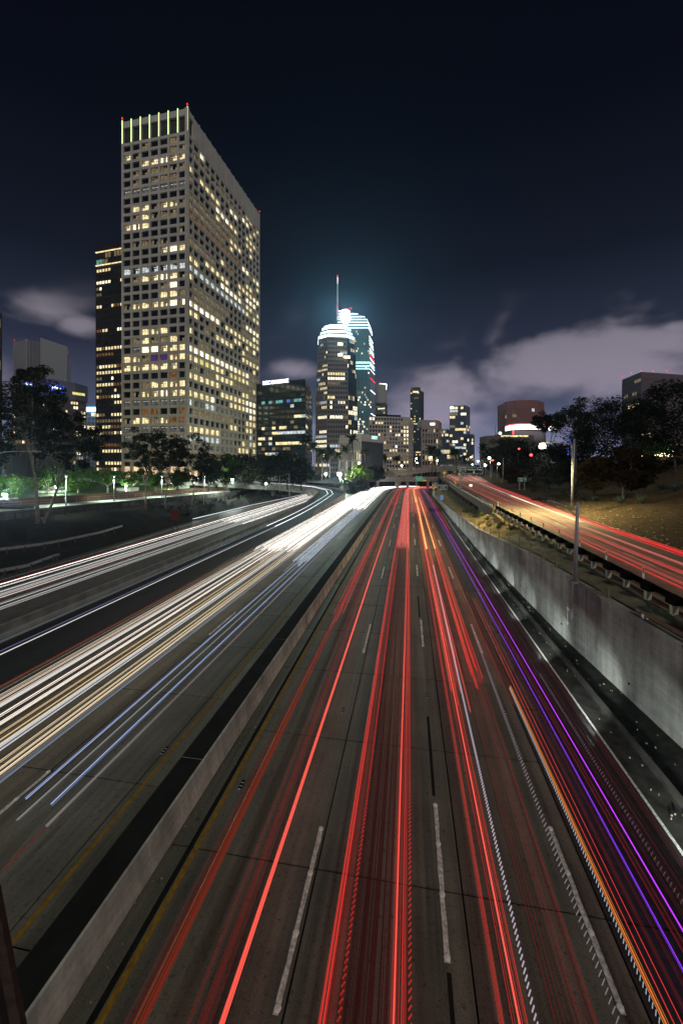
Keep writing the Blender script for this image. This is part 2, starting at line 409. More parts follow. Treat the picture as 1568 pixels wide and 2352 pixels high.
# ------------------------------------------------------------------ median barrier
def barrier(name, label, prof_fn, s0, s1, mats, step, seg=6.0, fn=rp, cat='barrier', mi_of=None):
    root = thing(name, label, cat, fn(max(s0, 6), prof_fn(max(s0, 6))[0][0]))
    s = s0
    while s < s1-1e-6:
        e = min(s1, s+seg if s < 120 else s+20); q = [s+.006]
        while q[-1] < e-.006-1e-6: q.append(min(e-.006, q[-1]+step))
        m = MB(); n = len(prof_fn(s)); secs = [[fn(x, t, z) for t, z in prof_fn(x)] for x in q]
        m.loft(secs)
        if mi_of:
            for i in range(len(m.f)): m.mi[i] = mi_of(i % n) if i < (len(q)-1)*n else 0
        m.build('barrier_segment', mats, root); s = e
    return root
barrier('median_barrier', 'pale concrete median barrier with black top and left side between the two carriageways',
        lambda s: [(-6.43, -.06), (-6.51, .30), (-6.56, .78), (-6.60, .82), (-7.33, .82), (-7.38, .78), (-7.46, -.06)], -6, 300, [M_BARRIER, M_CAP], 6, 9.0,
        mi_of=lambda j: 1 if j in (3, 4, 5) else 0)  # top, bevel and left face coloured black

# ------------------------------------------------------------------ right retaining wall
wall_z = [(-10, 3.85), (30, 3.85), (51, 2.55), (80, 1.8), (115, 1.15), (150, .9), (200, .8)]
wz = lambda s: lerp_tab(wall_z, s)
rw = thing('retaining_wall', 'tall board-marked concrete retaining wall beside the right shoulder with foot lit by headlamps', 'wall', sp(24, 9.3, 0))  # foot looks pale only from the unseen headlamp spots
joints = [-6, 1.5, 9.0, 16.4, 23.2, 29.4, 36, 43, 51, 60, 70, 82, 95, 108, 122, 140]
for a, b in zip(joints, joints[1:]):
    m = MB(); q = [a+.03+(b-a-.06)*k/3 for k in range(4)]
    m.loft([[rp(s, wt(s), -.1), rp(s, wt(s)+.02, wz(s)-.12), rp(s, wt(s)-.03, wz(s)-.12), rp(s, wt(s)-.03, wz(s)), rp(s, wt(s)+.36, wz(s)), rp(s, wt(s)+.40, -.1)] for s in q])
    m.build('wall_panel', M_WALL, rw)
jf = MB()
for s in joints[1:-1]: jf.bar(rp(s, wt(s)+.06, 0), rp(s, wt(s)+.06, wz(s)-.1), .05, .06)
jf.build('joint_filler', M_TAR, rw)
m = MB(); p = lambda s, z: rp(s, wt(s)-.012, z)
m.bar(p(25.2, 1.0), p(25.2, 2.1), .07, .012); 
for z0, z1 in ((2.1, 1.9), (1.0, 1.2)):
    for ds in (-.16, .16): m.bar(p(25.2, z0), p(25.2+ds, z1), .06, .012)
m.build('paint_mark', M_WHITE, rw)
for s, z in ((12.5, .55), (19.5, .7), (26, .75), (34, .6), (14.2, .25)):
    m = MB(); p = rp(s, wt(s)-.005, z); m.tube([p, p+Vector((-.02, 0, 0))], .055, 8); m.build('weep_hole', M_BLACK, rw)

# ------------------------------------------------------------------ right road on its bank and viaduct
ZR = 4.2
rl_tab = [(-10, 10.9), (17, 11.25), (57, 11.8), (100, 12.7), (194, 15.4), (260, 19), (330, 25)]
rr_tab = [(-10, 17.5), (17, 18.1), (40, 18.8), (77, 21.6), (121, 25), (194, 33.6), (260, 43), (330, 54)]
rl = lambda s: lerp_tab(rl_tab, s); rr = lambda s: lerp_tab(rr_tab, s)
q = [-10+6*k for k in range(58)]
ur = MB()
for a, b in zip(q, q[1:]):
    ur.hexa([sp(a, rl(a)-.25, ZR-.75), sp(a, rr(a)+.6, ZR-.75), sp(b, rr(b)+.6, ZR-.75), sp(b, rl(b)-.25, ZR-.75), sp(a, rl(a)-.25, ZR-.03), sp(a, rr(a)+.6, ZR-.03), sp(b, rr(b)+.6, ZR-.03), sp(b, rl(b)-.25, ZR-.03)])
upper = struct(ur.build('upper_road', M_TAR))
rnd = random.Random(3)
M_ROAD2 = pm('tan_road_concrete', (.23, .205, .15), .7, var=.22, scale=.9, detail=7)
def uslab(a, b, f0, f1):
    gp = .02; m = MB(); T = lambda s, f: rl(s)+(rr(s)-rl(s))*f
    a += gp; b -= gp; dz = rnd.uniform(-.004, .003)
    P = [(a, T(a, f0)+gp), (a, T(a, f1)-gp), (b, T(b, f1)-gp), (b, T(b, f0)+gp)]
    m.hexa([sp(s, t, ZR-.025) for s, t in P]+[sp(s, t, ZR+dz) for s, t in P]); return m.build('slab', M_ROAD2, upper)
for k in range(16):
    for f0, f1 in ((0, .47), (.47, 1.0)): uslab(-6+5.2*k, -.8+5.2*k, f0, f1)
for k in range(18): 
    a = 77.2+14*k
    for f0, f1 in ((0, .47), (.47, 1.0)): uslab(a, a+14, f0, f1)
T = lambda s, f: rl(s)+(rr(s)-rl(s))*f
for k in range(14):
    a = -2+14.63*k; m = MB()
    for f in (.48,): m.quad(sp(a, T(a, f)-.06, ZR+.008), sp(a, T(a, f)+.06, ZR+.008), sp(a+3.6, T(a+3.6, f)+.06, ZR+.008), sp(a+3.6, T(a+3.6, f)-.06, ZR+.008))
    m.build('lane_stripe', M_WHITE, upper)
m = MB(); qq = [-8+6*k for k in range(40)]
for a, b in zip(qq, qq[1:]): m.quad(sp(a, rl(a)+.45, ZR+.008), sp(a, rl(a)+.56, ZR+.008), sp(b, rl(b)+.56, ZR+.008), sp(b, rl(b)+.45, ZR+.008))
m.build('edge_line', M_YELLOW, upper)

# bank between the retaining wall and the upper road (falls away beyond the abutment)
ABUT = 57.0
def bank_z(s, f):
    lo = wz(s)-.03; hi = ZR-.12 if s < ABUT else max(ZR-.12-(s-ABUT)*.19, lo+.25)
    z = lo+(hi-lo)*f
    return z+.16*math.sin(s*.55+f*4)*f*(1-f)*4*(1 if s > 36 else .35)+.07*math.sin(s*1.7+f*9)*f*(1-f)*3
bank_rows = []
ss = [-8+1.2*k for k in range(130)]
for s in ss:
    a, b = wt(s)+.35, (rl(s)-.2 if s < ABUT else rl(s)+9)
    row = []
    for k in range(11):
        f = k/10; row.append(rp(s, wt(s)+.35+(rl(s)-.2-wt(s)-.35)*f, bank_z(s, f)-zroad(s)))
    if s >= ABUT-1: row.append(sp(s, rl(s)+11, bank_z(s, 1)+.1))
    else: row.append(sp(s, rl(s)+.3, bank_z(s, 1)-.35))
    bank_rows.append(row)
struct(strip('bank_ground', bank_rows, M_SOIL))
# paved drainage apron (smooth concrete) covering the near part of the bank
dr = []
for s in [k*.8-6 for k in range(60)]:
    row = []
    f1 = 1.0 if s < 33 else max(0.05, 1-(s-33)/16)
    for k in range(7):
        f = k/6*f1; row.append(rp(s, wt(s)+.35+(rl(s)-.2-wt(s)-.35)*f, bank_z(s, f)+.10-zroad(s)))
    dr.append(row)
M_APRON = pm('paved_apron', (.17, .152, .10), .85, var=.45, scale=1.2, bump=.2, detail=8)
struct(strip('paved_slope', dr, M_APRON))

# viaduct parts of the upper road
via = thing('ramp_viaduct', 'concrete viaduct edge of the upper road on a row of square columns', 'viaduct', sp(90, 12.4, 1))
s = ABUT
while s < 230:
    e = s+9; m = MB()
    m.loft([[sp(x, rl(x)-.55, ZR-1.0), sp(x, rl(x)-.55, ZR+.12), sp(x, rl(x)-.26, ZR+.12), sp(x, rl(x)-.26, ZR-1.0)] for x in (s+.01, e-.01)])
    m.build('fascia_beam', M_CONC_D, via); s = e
for k in range(20):
    s = ABUT+16+6.5*k
    if s > 215: break
    m = MB(); zb = bank_z(s, 1)-1.5; m.box(tuple(sp(s, rl(s)+.3, (zb+ZR-.75)/2)), (.75, .75, ZR-.75-zb), -A_ROAD); m.build('column', M_CONC_D, via)
m = MB(); m.loft([[sp(x, rl(x)-.50, -.5), sp(x, rl(x)-.50, ZR-1.0), sp(x, rl(x)+1.2, ZR-1.0), sp(x, rl(x)+1.2, -.5)] for x in (ABUT, ABUT+13)]); m.build('abutment', M_CONC_D, via)
vr = thing('bridge_railing', 'low steel bridge railing with pale panels painted as lit gaps along the viaduct edge', 'railing', sp(57, 11.5, ZR))
m = MB(); xs = [ABUT+6*k for k in range(29)]
m.tube([sp(x, rl(x)-.42, ZR+.74) for x in xs], .06, 5); m.build('top_rail', M_STEEL_D, vr)
panel_m = pm('lit_gap_pale', (.62, .62, .48), .5, var=.2)  # pale colour stands for headlight seen through the railing gaps
s = ABUT+.3
while s < 190:
    st = 1.45 if s < 110 else 3.0
    m = MB(); m.box(tuple(sp(s, rl(s)-.42, ZR+.43)), (.12, .14, .6), -A_ROAD); m.build('post', M_STEEL_D, vr)
    m = MB(); m.bar(sp(s+.16, rl(s)-.40, ZR+.30), sp(s+st-.16, rl(s+st)-.40, ZR+.30), .10, .34); m.build('lit_gap_panel', panel_m, vr)
    s += st
# near guard rail with blocks
gr = thing('guard_rail', 'black steel guard rail on pale blocks along the edge of the upper road', 'guard rail', sp(30, 11.5, ZR))
m = MB(); xs = [-8+1.9*k for k in range(35)]
prof = [(-.03, .42), (.05, .50), (-.03, .57), (.05, .64), (-.03, .74), (-.06, .74), (.02, .64), (-.06, .57), (.02, .50), (-.06, .42)]
m.loft([[sp(x, rl(x)-.22+p, ZR+z) for p, z in prof] for x in xs]); m.build('rail_beam', M_BLACK, gr)
m = MB(); m.tube([sp(x, rl(x)-.10, ZR+.28) for x in xs], .05, 5); m.build('lower_rail', pm('old_timber', (.20, .17, .085), .9, var=.35), gr)
blk = MB(); blk.box((0, 0, .61), (.34, .52, .37)); BLK = blk.mesh('blockout', M_BLACK)
pst = MB(); pst.box((0, 0, .1), (.22, .20, .58)); PST = pst.mesh('post', pm('post_pale', (.50, .52, .40), .7, var=.2))
dl = MB(); dl.box((0, 0, .95), (.09, .03, .62), 0, 0); dl.box((0, -.017, 1.10), (.07, .012, .24), 0, 1); DLT = dl.mesh('delineator', [M_STUD, pm('faded_yellow', (.30, .22, .02), .7, var=.2)])
k = 0; x = -6.0
while x < ABUT-.5:
    p = sp(x, rl(x)-.40, ZR-.05)
    link('blockout', BLK, gr, p-gr.location, -A_ROAD); link('post', PST, gr, p-gr.location-Vector((0, .03, 0)), -A_ROAD)
    if k % 2 == 0: link('delineator', DLT, gr, sp(x+.9, rl(x)-.1, ZR-.05)-gr.location, -A_ROAD)
    k += 1; x += 1.9
# fence posts on the retaining wall
fp = thing('wire_fence', 'bare rusty fence posts standing along the top of the retaining wall', 'fence', rp(30, wt(30)+.2, wz(30)))
FPO = []
for k, s in enumerate([21.5, 24.6, 27.3, 29.6, 32.2, 35, 38, 41.5, 45, 48, 51, 54, 58, 61, 66, 71, 76, 82]):
    m = MB(); p = rp(s, wt(s)+.22, wz(s)); h = .72 if k % 3 else .55; m.bar(p, p+Vector((random.Random(k).uniform(-.04, .04), 0, h)), .06, .06); m.box(tuple(p+Vector((0, 0, .02))), (.2, .2, .04)); m.build('post', pm('rusty_galv', (.26, .20, .13), .8, var=.4), fp)
m = MB(); a = rp(21.5, wt(21.5)+.22, wz(22)); b = rp(23.6, wt(23.6)+.22, wz(23)+.55); m.bar(a, b, .045, .045); m.build('brace', MATS['rusty_galv'], fp)
# pipe hand rail on the near wall top
pr = thing('pipe_rail', 'thick rusty pipe lying in brackets on the near end of the retaining wall', 'pipe', rp(15, wt(15)+.2, wz(15)))
m = MB(); m.tube([rp(s, wt(s)+.22, wz(s)+.20) for s in (19.3, 19.0, 17, 15, 12, 8, 2)], .09, 8); m.build('pipe', pm('rusty_pipe', (.16, .10, .065), .7, var=.3), pr, True)
for s in (18.8, 15.8, 12.8, 9.8, 6):
    m = MB(); p = rp(s, wt(s)+.22, wz(s)); m.box(tuple(p+Vector((0, 0, .1))), (.16, .12, .2), -A_ROAD); m.box(tuple(p+Vector((-.09, 0, .12))), (.05, .16, .16), -A_ROAD); m.build('bracket', M_STUD, pr)

# ------------------------------------------------------------------ right hillside
def hill_pt(s, d):
    z = ZR-.02+(.17*d if d < 12 else 2.04+.34*(d-12) if d < 34 else 9.5+.05*(d-34))
    far = max(0.0, min(1.0, (s-95)/90)); z = z*(1-far)+min(z, ZR+.12*d)*far
    z += .12*math.sin(s*.4+d*.7)*min(1, d/4)+.07*math.sin(s*1.3-d*1.9)*min(1, d/3)
    return sp(s, rr(s)+.5+d, z)
rows = []
for k in range(150):
    s = -12+2.4*k
    rows.append([hill_pt(s, d) for d in (0, .6, 1.2, 2, 3, 4, 5, 6, 7, 8, 9.5, 11, 12.5, 14, 16, 18, 20, 23, 26, 30, 34, 45, 70, 120, 260)])
struct(strip('hillside', rows, M_MULCH))
def hill_at(px, Y, off=0.0):   # point of the hillside on the ray through photo column px at depth Y
    X = (px-CX)/F*Y; s = X*SA+Y*CA; t = X*CA-Y*SA
    return Vector((X, Y, hill_pt(s, max(0.0, t-rr(s)-.5)).z+off))
rnd = random.Random(21); lit_ = MB()
for k in range(230):
    s = rnd.uniform(18, 75); d = rnd.uniform(.2, 9)*rnd.random()+.2; p = hill_pt(s, d); r = rnd.uniform(.03, .09)
    lit_.box(tuple(p+Vector((0, 0, .03))), (r*2.2, r, .03), rnd.uniform(0, 3))
stuff(lit_.build('litter', pm('litter_pale', (.6, .58, .5), .7, var=.2)))
deb = MB()
for k in range(260):
    s = rnd.uniform(6, 60); t = rnd.uniform(7.5, max(7.6, wt(s)-.1)); r = rnd.uniform(.008, .026); deb.box(tuple(rp(s, t, .03)), (r*2.4, r, .04), rnd.uniform(0, 3))
for k in range(160):
    s = rnd.uniform(5, 50); t = rnd.uniform(-6.5, -5.9); r = rnd.uniform(.008, .022); deb.box(tuple(rp(s, t, .012)), (r*2, r, .02), rnd.uniform(0, 3))
stuff(deb.build('debris', pm('debris_mixed', (.35, .30, .22), .8, var=.7, scale=14)))

# ------------------------------------------------------------------ left: ramp, collector road, embankment, terrace
def ramp_c(u):    # centre line of the flyover ramp, u metres along it
    L0, RR_ = 108.0, 15.0
    if u <= L0: p = sp(u, -21.3); h = A_ROAD
    else:
        a = (u-L0)/RR_; amax = math.radians(108)
        c0 = sp(L0, -21.3); cen = c0+Vector((-CA, SA, 0))*RR_
        aa = min(a, amax); h = A_ROAD-aa
        p = cen+Vector((math.cos(h), -math.sin(h), 0))*RR_
        if a > amax: p = p+Vector((math.sin(h), math.cos(h), 0))*(u-L0-amax*RR_)
    zz = 0.0 if u < 62 else (u-62)**2*.00075 if u < 110 else 1.728+(u-110)*.072
    return p, h, min(zz, 5.6)
def ramp_pt(u, o, z=0.0):
    p, h, zz = ramp_c(u); return Vector((p.x+math.cos(h)*o, p.y-math.sin(h)*o, zz+z))
us = [-6+4*k for k in range(26)]+[98+1.5*k for k in range(60)]
m = MB()
for u in us:
    w = 2.45 if u < 90 else 2.45+min(1.1, (u-90)*.06)
    m.v += [tuple(ramp_pt(u, -w, 0)), tuple(ramp_pt(u, w, 0)), tuple(ramp_pt(u, w, -.7 if u > 60 else -.3)), tuple(ramp_pt(u, -w, -.7 if u > 60 else -.3))]
for i in range(len(us)-1):
    for j in range(4): m.f.append((4*i+j, 4*i+(j+1) % 4, 4*i+4+(j+1) % 4, 4*i+4+j)); m.mi.append(0)
ramp = struct(m.build('flyover_ramp', M_ASPH))
rw_ = lambda u: 2.45 if u < 90 else 2.45+min(1.1, (u-90)*.06)
def parapet(name, label, side, u0, u1, h, below, mat, cat='parapet', seg=7.0):
    root = thing(name, label, cat, ramp_pt(u0, side*rw_(u0), 0)); u = u0
    while u < u1:
        e = min(u1, u+seg); q = [u+.01+(e-u-.02)*k/4 for k in range(5)]; m = MB()
        m.loft([[ramp_pt(x, side*(rw_(x)+.02), below(x)), ramp_pt(x, side*(rw_(x)+.06), h), ramp_pt(x, side*(rw_(x)+.32), h), ramp_pt(x, side*(rw_(x)+.36), below(x))] for x in q])
        m.build('parapet_panel', mat, root); u = e
    return root
parapet('collector_barrier', 'long low concrete barrier between the dark ramp lane and the far-left carriageway', -1, -6, 92, .84, lambda u: -.15, M_CONC, 'barrier', 6.5)
parapet('ramp_parapet', 'inner concrete parapet of the ramp where it bends away to the left', -1, 92, 180, .85, lambda u: -1.3, M_CONC)
parapet('ramp_parapet', 'outer concrete parapet of the ramp rising over a stained support wall', 1, 77, 180, .85, lambda u: max(-1.3, -ramp_c(u)[2]-.05) if u < 112 else -1.3, M_CONC)
for u in (126, 138, 152, 168):
    m = MB(); p = ramp_pt(u, 0, -.7); m.tube([Vector((p.x, p.y, -14)), p], .7, 10); tag(m.build('bridge_pier', M_CONC_D), {126: 'round concrete pier under the bend of the ramp', 138: 'second round pier under the curved ramp', 152: 'third round pier under the curved ramp', 168: 'farthest round pier under the curved ramp'}[u], 'pier')
# soil wedge between ramp and freeway lanes
rows = []
for k in range(36):
    s = 62+k*1.6; rows.append([rp(s, -18.85, .02), sp(s, -18.95+.0, .03), sp(s, -18.98+.0, .05)])
# collector road
ss = stations(-10, 240)
cl_l = [(-10, -37), (40, -37.5), (80, -40), (110, -37), (150, -33), (240, -30)]
m = MB()
for s in ss: m.v += [tuple(sp(s, lerp_tab(cl_l, s), 0)), tuple(sp(s, -24.2, 0)), tuple(sp(s, -24.2, -.4)), tuple(sp(s, lerp_tab(cl_l, s), -.4))]
for i in range(len(ss)-1):
    for j in range(4): m.f.append((4*i+j, 4*i+(j+1) % 4, 4*i+4+(j+1) % 4, 4*i+4+j)); m.mi.append(0)
coll = struct(m.build('collector_road', pm('worn_asphalt', (.055, .052, .048), .6, var=.35, scale=1.4, detail=7)))
m = MB()
for s in ss: m.v += [tuple(sp(s, lerp_tab(cl_l, s)+1.2, .006)), tuple(sp(s, lerp_tab(cl_l, s)+1.33, .006))]
for i in range(len(ss)-1): m.f.append((2*i, 2*i+1, 2*i+3, 2*i+2)); m.mi.append(0)
m.build('edge_line', M_WHITE, coll)
# embankment up to the terrace
zt = lambda s: max(.2, 3.9-.028*(s-51.6))
rows = []
rnd = random.Random(4)
for k in range(120):
    s = -14+2.2*k; e = lerp_tab(cl_l, s); row = []
    for f in (0, .08, .2, .35, .5, .65, .8, .92, 1.0):
        t = e+(-53.2-e)*f; z = -.02+(zt(s)-1.1)*(f**.9)+(rnd.uniform(-.10, .10) if 0 < f < 1 else 0); row.append(sp(s, t, z))
    rows.append(row)
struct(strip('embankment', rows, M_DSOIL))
tw = thing('terrace_wall', 'dark low paneled retaining wall below the white lit walkway', 'wall', sp(60, -53.3, 2.5))
s = -12
while s < 200:
    m = MB(); e = s+3.2
    m.loft([[sp(x, -53.35, zt(x)-1.6), sp(x, -53.30, zt(x)-.12), sp(x, -53.25, zt(x)-.12), sp(x, -53.25, zt(x)+.02), sp(x, -53.75, zt(x)+.02), sp(x, -53.75, zt(x)-1.6)] for x in (s+.02, e-.02)])
    m.build('wall_panel', M_CONC_D, tw); s = e
rows = [[sp(s, -53.75, zt(s)), sp(s, -59.0, zt(s)+.05)] for s in stations(-12, 215)]
struct(strip('walkway', rows, M_PAVE))
bf = thing('brown_wall', 'long low brown panel wall behind the lit walkway', 'wall', sp(60, -59.3, 4))
s = -12
while s < 190:
    m = MB(); e = s+4.0
    m.loft([[sp(x, -59.05, zt(x)-.2), sp(x, -59.05, zt(x)+1.30), sp(x, -59.30, zt(x)+1.30), sp(x, -59.30, zt(x)-.2)] for x in (s+.015, e-.015)]); m.build('wall_panel', M_BROWN, bf); s = e
hr = thing('hand_rail', 'thin steel handrail along the lit walkway in front of the brown wall', 'railing', sp(60, -58.5, 4))
m = MB(); q = stations(-10, 150)
m.tube([sp(s, -58.6, zt(s)+.85) for s in q], .035, 5); m.tube([sp(s, -58.6, zt(s)+.45) for s in q], .025, 5); m.build('rail', M_POLE, hr)
pm_ = MB(); pm_.box((0, 0, .42), (.05, .05, .84)); HP = pm_.mesh('post', M_POLE)
for k in range(50): s = 0+2.6*k; link('post', HP, hr, sp(s, -58.6, zt(s))-hr.location)
# second lower rail along dark wall
dr_ = thing('roadside_rail', 'plain dark post-and-rail fence at the foot of the terrace wall', 'railing', sp(60, -52.6, 2))
m = MB(); q = stations(30, 140); m.tube([sp(s, -52.7, zt(s)-.25) for s in q], .05, 5); m.build('rail', M_STEEL_D, dr_)
for k in range(28): s = 30+4*k; m = MB(); p = sp(s, -52.7, zt(s)-1.3); m.box(tuple(p+Vector((0, 0, .5))), (.09, .09, 1.1)); m.build('post', M_STEEL_D, dr_)
# park plateau
rows = [[sp(s, -59.3, zt(s)+.55), sp(s, -62, zt(s)+.9), sp(s, -75, 4.3), sp(s, -200, 5.0), sp(s, -700, 5.0)] for s in stations(-20, 260)]
struct(strip('park_lawn', rows, M_LAWN))
pl = MB(); 
for (x, y, r) in ((-52, 97, 4), (-64, 88, 5), (-44, 108, 4.5), (-72, 100, 4)):
    pl.tube([(x, y, 4.0), (x, y, 4.75)], r*.6, 16)
struct(pl.build('planter_wall', M_PAVE))
plz = MB(); plz.quad((-100, 118, 5.03), (-18, 132, 5.03), (-14, 240, 5.03), (-100, 250, 5.03)); struct(plz.build('plaza_pavement', M_PAVE))
# old rails and debris on the dark slope
for pts, lab in (([(0, 1311), (60, 1300), (120, 1278), (136, 1274)], 'broken pale guard rail lying at the edge of the dark slope, nearest the camera'), ([(0, 1262), (90, 1251), (160, 1238), (230, 1223), (281, 1208)], 'long pale guard rail curving down across the dark embankment')):
    P = []
    for px, py in pts:
        Y = 40 if py > 1270 else 48
        for _ in range(30):
            z_ = .9; X = (px-CX)/F*Y; s_ = X*SA+Y*CA; t_ = X*CA-Y*SA; e = lerp_tab(cl_l, s_)
            f = max(0, min(1, (t_-e)/(-53.2-e))); zz = (zt(s_)-1.1)*f**.9+.65; Y = Y*.5+.5*F*(CAM_Z-zz)/(py-HOR)
        P.append(at(px, py, Y))
    root = thing('slope_rail', lab, 'guard rail', tuple(P[len(P)//2]-Vector((0, 0, .7))))
    m = MB(); m.loft([[p+Vector((0, 0, z)) for z in (-.15, 0, .15)]+[p+Vector((0, .06, z)) for z in (.15, 0, -.15)] for p in P]); m.build('rail_beam', M_STEEL, root)
    for a, b in zip(P, P[1:]):
        for f in (.15, .6): m = MB(); p = a+(b-a)*f; m.box(tuple(p-Vector((0, -.1, .45))), (.14, .14, .9)); m.build('post', M_BARKD, root)

# ------------------------------------------------------------------ buildings
WIN = {
 'd': em('window_dim', (1.0, .74, .36), .20, False, .6), 'w': em('window_warm', (1.0, .81, .42), 1.25, False, .55), 'b': em('window_bright', (1.0, .90, .62), 2.2, True, .5),
 'c': em('window_cool', (.85, .97, 1.0), .75, False, .55), 'k': em('window_ceiling', (.85, .9, .8), .09, False, .8), 'o': em('window_orange', (1.0, .45, .12), .18, False, .7),
 'r': em('window_red', (1.0, .06, .05), .45, False, .8), 'g': em('window_green', (.05, .6, .2), .10, False, .7), 'p': em('window_purple', (.35, .12, .8), .16, False, .5),
 't': em('window_teal', (.3, .9, .85), .45, False, .5), 'l': em('window_blue', (.1, .25, 1.0), .6, False, .5), 'y': em('window_yellow', (1.0, .85, .25), .9, False, .4), '.': M_GLASSD }
M_STRIP = em('ceiling_strip', (1, .97, .85), 1.6, False)
_wm = {}
def win_mesh(code, w, h, fine):
    """a window: panes, dark mullions, and for lit ones a blind or ceiling strip"""
    key = (code, round(w, 2), round(h, 2), fine)
    if key in _wm: return _wm[key]
    m = MB(); r = random.Random(1); c = code[0]
    mats = [WIN[c], M_STEEL_D, WIN['d'] if c in 'wb' else M_GLASSD, M_STRIP]
    y = lambda v: v
    if fine:
        n = 3; v = int(code[1:] or 0)
        for k in range(n):
            x0, x1 = -w/2+w*k/n+.04, -w/2+w*(k+1)/n-.04
            mi = 0
            if c in 'wbcyd' and (v+k) % 4 == 1 and v % 3: mi = 2
            bl = h*(.0, .25, .0, .4, .12)[(v+k*2) % 5] if c in 'wcyd' else 0
            m.quad((x0, 0, -h/2), (x1, 0, -h/2), (x1, 0, h/2-bl), (x0, 0, h/2-bl), mi)
            if bl: m.quad((x0, -.03, h/2-bl), (x1, -.03, h/2-bl), (x1, -.03, h/2), (x0, -.03, h/2), 2)
        for k in range(n+1): m.box((-w/2+w*k/n, -.04, 0), (.08, .08, h), 0, 1)
        m.box((0, -.045, h*.2), (w, .07, .06), 0, 1)
        if c in 'k': 
            for q in (-.25, .2): m.box((w*q, -.02, h*.28), (w*.3, .03, .07), 0, 3)
        if c in 'cw' and v % 2: m.box((w*.05, -.02, h*.33), (w*.62, .03, .09), 0, 3)
    else:
        m.quad((-w/2, 0, -h/2), (w/2, 0, -h/2), (w/2, 0, h/2), (-w/2, 0, h/2), 0)
        m.box((0, -.03, 0), (max(.08, w*.03), .06, h), 0, 1)
    _wm[key] = m.mesh('window', mats); return _wm[key]
COUNT = {}
def facade(root, p0, p1, z0, z1, nb, nf, pier, span, depth, grid, code, limit=120, fine=False, skip_dark=True, separate=False, back=.06, span_depth=None, grid_name='facade_grid'):
    """piers and spandrels proud of the wall plane p0-p1 (left to right seen from outside), windows behind them"""
    p0, p1 = Vector((p0[0], p0[1], 0)), Vector((p1[0], p1[1], 0)); L_ = (p1-p0).length; u = (p1-p0)/L_; n = Vector((u.y, -u.x, 0)); rz = math.atan2(u.y, u.x)
    bw, fh = L_/nb, (z1-z0)/nf; sd_ = span_depth or depth*.8
    gm = MB()
    def piece(kind, c, size):
        if separate: q = MB(); q.box(c, size, rz); q.build(kind, grid, root)
        else: gm.box(c, size, rz)
    if pier > 0:
        for k in range(nb+1):
            c = p0+u*(bw*k)+n*(depth/2); piece('pier', (c.x, c.y, (z0+z1)/2), (pier, depth, z1-z0))
    if span > 0:
        for k in range(nf+1):
            c = p0+u*(L_/2)+n*(sd_/2-.01); zz = z0+fh*k; piece('spandrel', (c.x, c.y, zz), (L_-.02, sd_, span))
    if gm.v: gm.build(grid_name, grid, root)
    rest = {}; w, h = bw-pier, fh-span
    for r in range(nf):
        for cidx in range(nb):
            cd = code(cidx, r)
            if not cd or (cd[0] == '.' and skip_dark): continue
            c = p0+u*(bw*(cidx+.5))+n*back; zc = z1-fh*(r+.5)
            used = COUNT.get(root.name, 0)
            if used < limit:
                COUNT[root.name] = used+1
                link('window', win_mesh(cd, w, h, fine), root, Vector((c.x, c.y, zc))-root.location, rz)
            else:
                q = rest.setdefault(cd[0], MB()); a = c-u*w/2; b = c+u*w/2
                q.quad((a.x, a.y, zc-h/2), (b.x, b.y, zc-h/2), (b.x, b.y, zc+h/2), (a.x, a.y, zc+h/2))
                if fine:
                    for f in (.333, .667):
                        e = a+(b-a)*f+n*.03; q.box((e.x, e.y, zc), (.09, .05, h), rz, 1)
    for cd, q in rest.items(): stuff(q.build('window', [WIN[cd], M_STEEL_D], root))
def rcode(seed, p, warm='wwbdc', run=.5, rows=None):
    """random lit pattern with runs along floors"""
    r = random.Random(seed); state = {}
    def f(c, row):
        rp_ = rows(row) if rows else p
        prev = state.get(row)
        if prev is not None and r.random() < run: v = prev
        else: v = r.choice(warm) if r.random() < rp_ else '.'
        state[row] = v; return v+str(r.randint(0, 4))
    return f
def beacon(parent, p, r=.5):
    r *= .62
    m = MB(); m.ball(p, r, 6); return m.build('beacon', M_RED, parent)

# --- the big pale tower
M_UB = pm('tower_concrete', (.46, .425, .33), .85, var=.12, scale=.25, detail=5)
UC = Vector((-60.3, 156, 0)); uL = Vector((-.9763, .2165, 0)); uR = Vector((.2165, .9763, 0)); wL, wR = 29.7, 67.7
nL = Vector((-.2165, -.9763, 0)); nR = Vector((.9763, -.2165, 0))
ub = thing('office_tower', 'tallest pale concrete office tower with deep square window grid and glowing vertical fins on top', 'tower', (UC.x, UC.y, 5))
D = .85; ZT, ZB, ZBASE = 140.6, 12.0, 5.0
cL = UC+uL*wL-nL*D-uL*0; 
core = [UC-nL*D-nR*D, UC+uR*wR-nR*D, UC+uR*wR+uL*wL-nR*D*0, UC+uL*wL-nL*D]
core = [(p.x, p.y) for p in core]
m = MB(); m.prism(core, ZBASE, 149.6); m.build('core', pm('recess_dark', (.05, .046, .04), .8, var=.2, scale=.3), ub)
LROWS = """. . d . . d .|w d . . . d d|. . w w b w w|. d d d d d d|. d . d d d .|k k k k k k k|. . . . . . .|. w w d w w d|. d w d d d .|w b w . . . .|. . . . . . d|. d d d d . .|. . . . w b w|. . . . . . .|c c c c c c c|. d w w b w d|. . . . d b .|. . . . w w d|d w w w w b b|. . . . . . .|. . . . . . .|. . w w w . .|. d w d d w d|. k b b w w w|w w d p p w w|w w w w w w .|. . . . . o .|. . d w w w w|. d w w b w w|k k k k k k k|. . o o . . o|d w w d w o o|k k k k k k k|k d k k k d k|d o d d k d d|. d . o d . d""".split('|')
LROWS = [r.split() for r in LROWS]
ru = random.Random(8)
codeL = lambda c, r: LROWS[r][c]+str(ru.randint(0, 4))
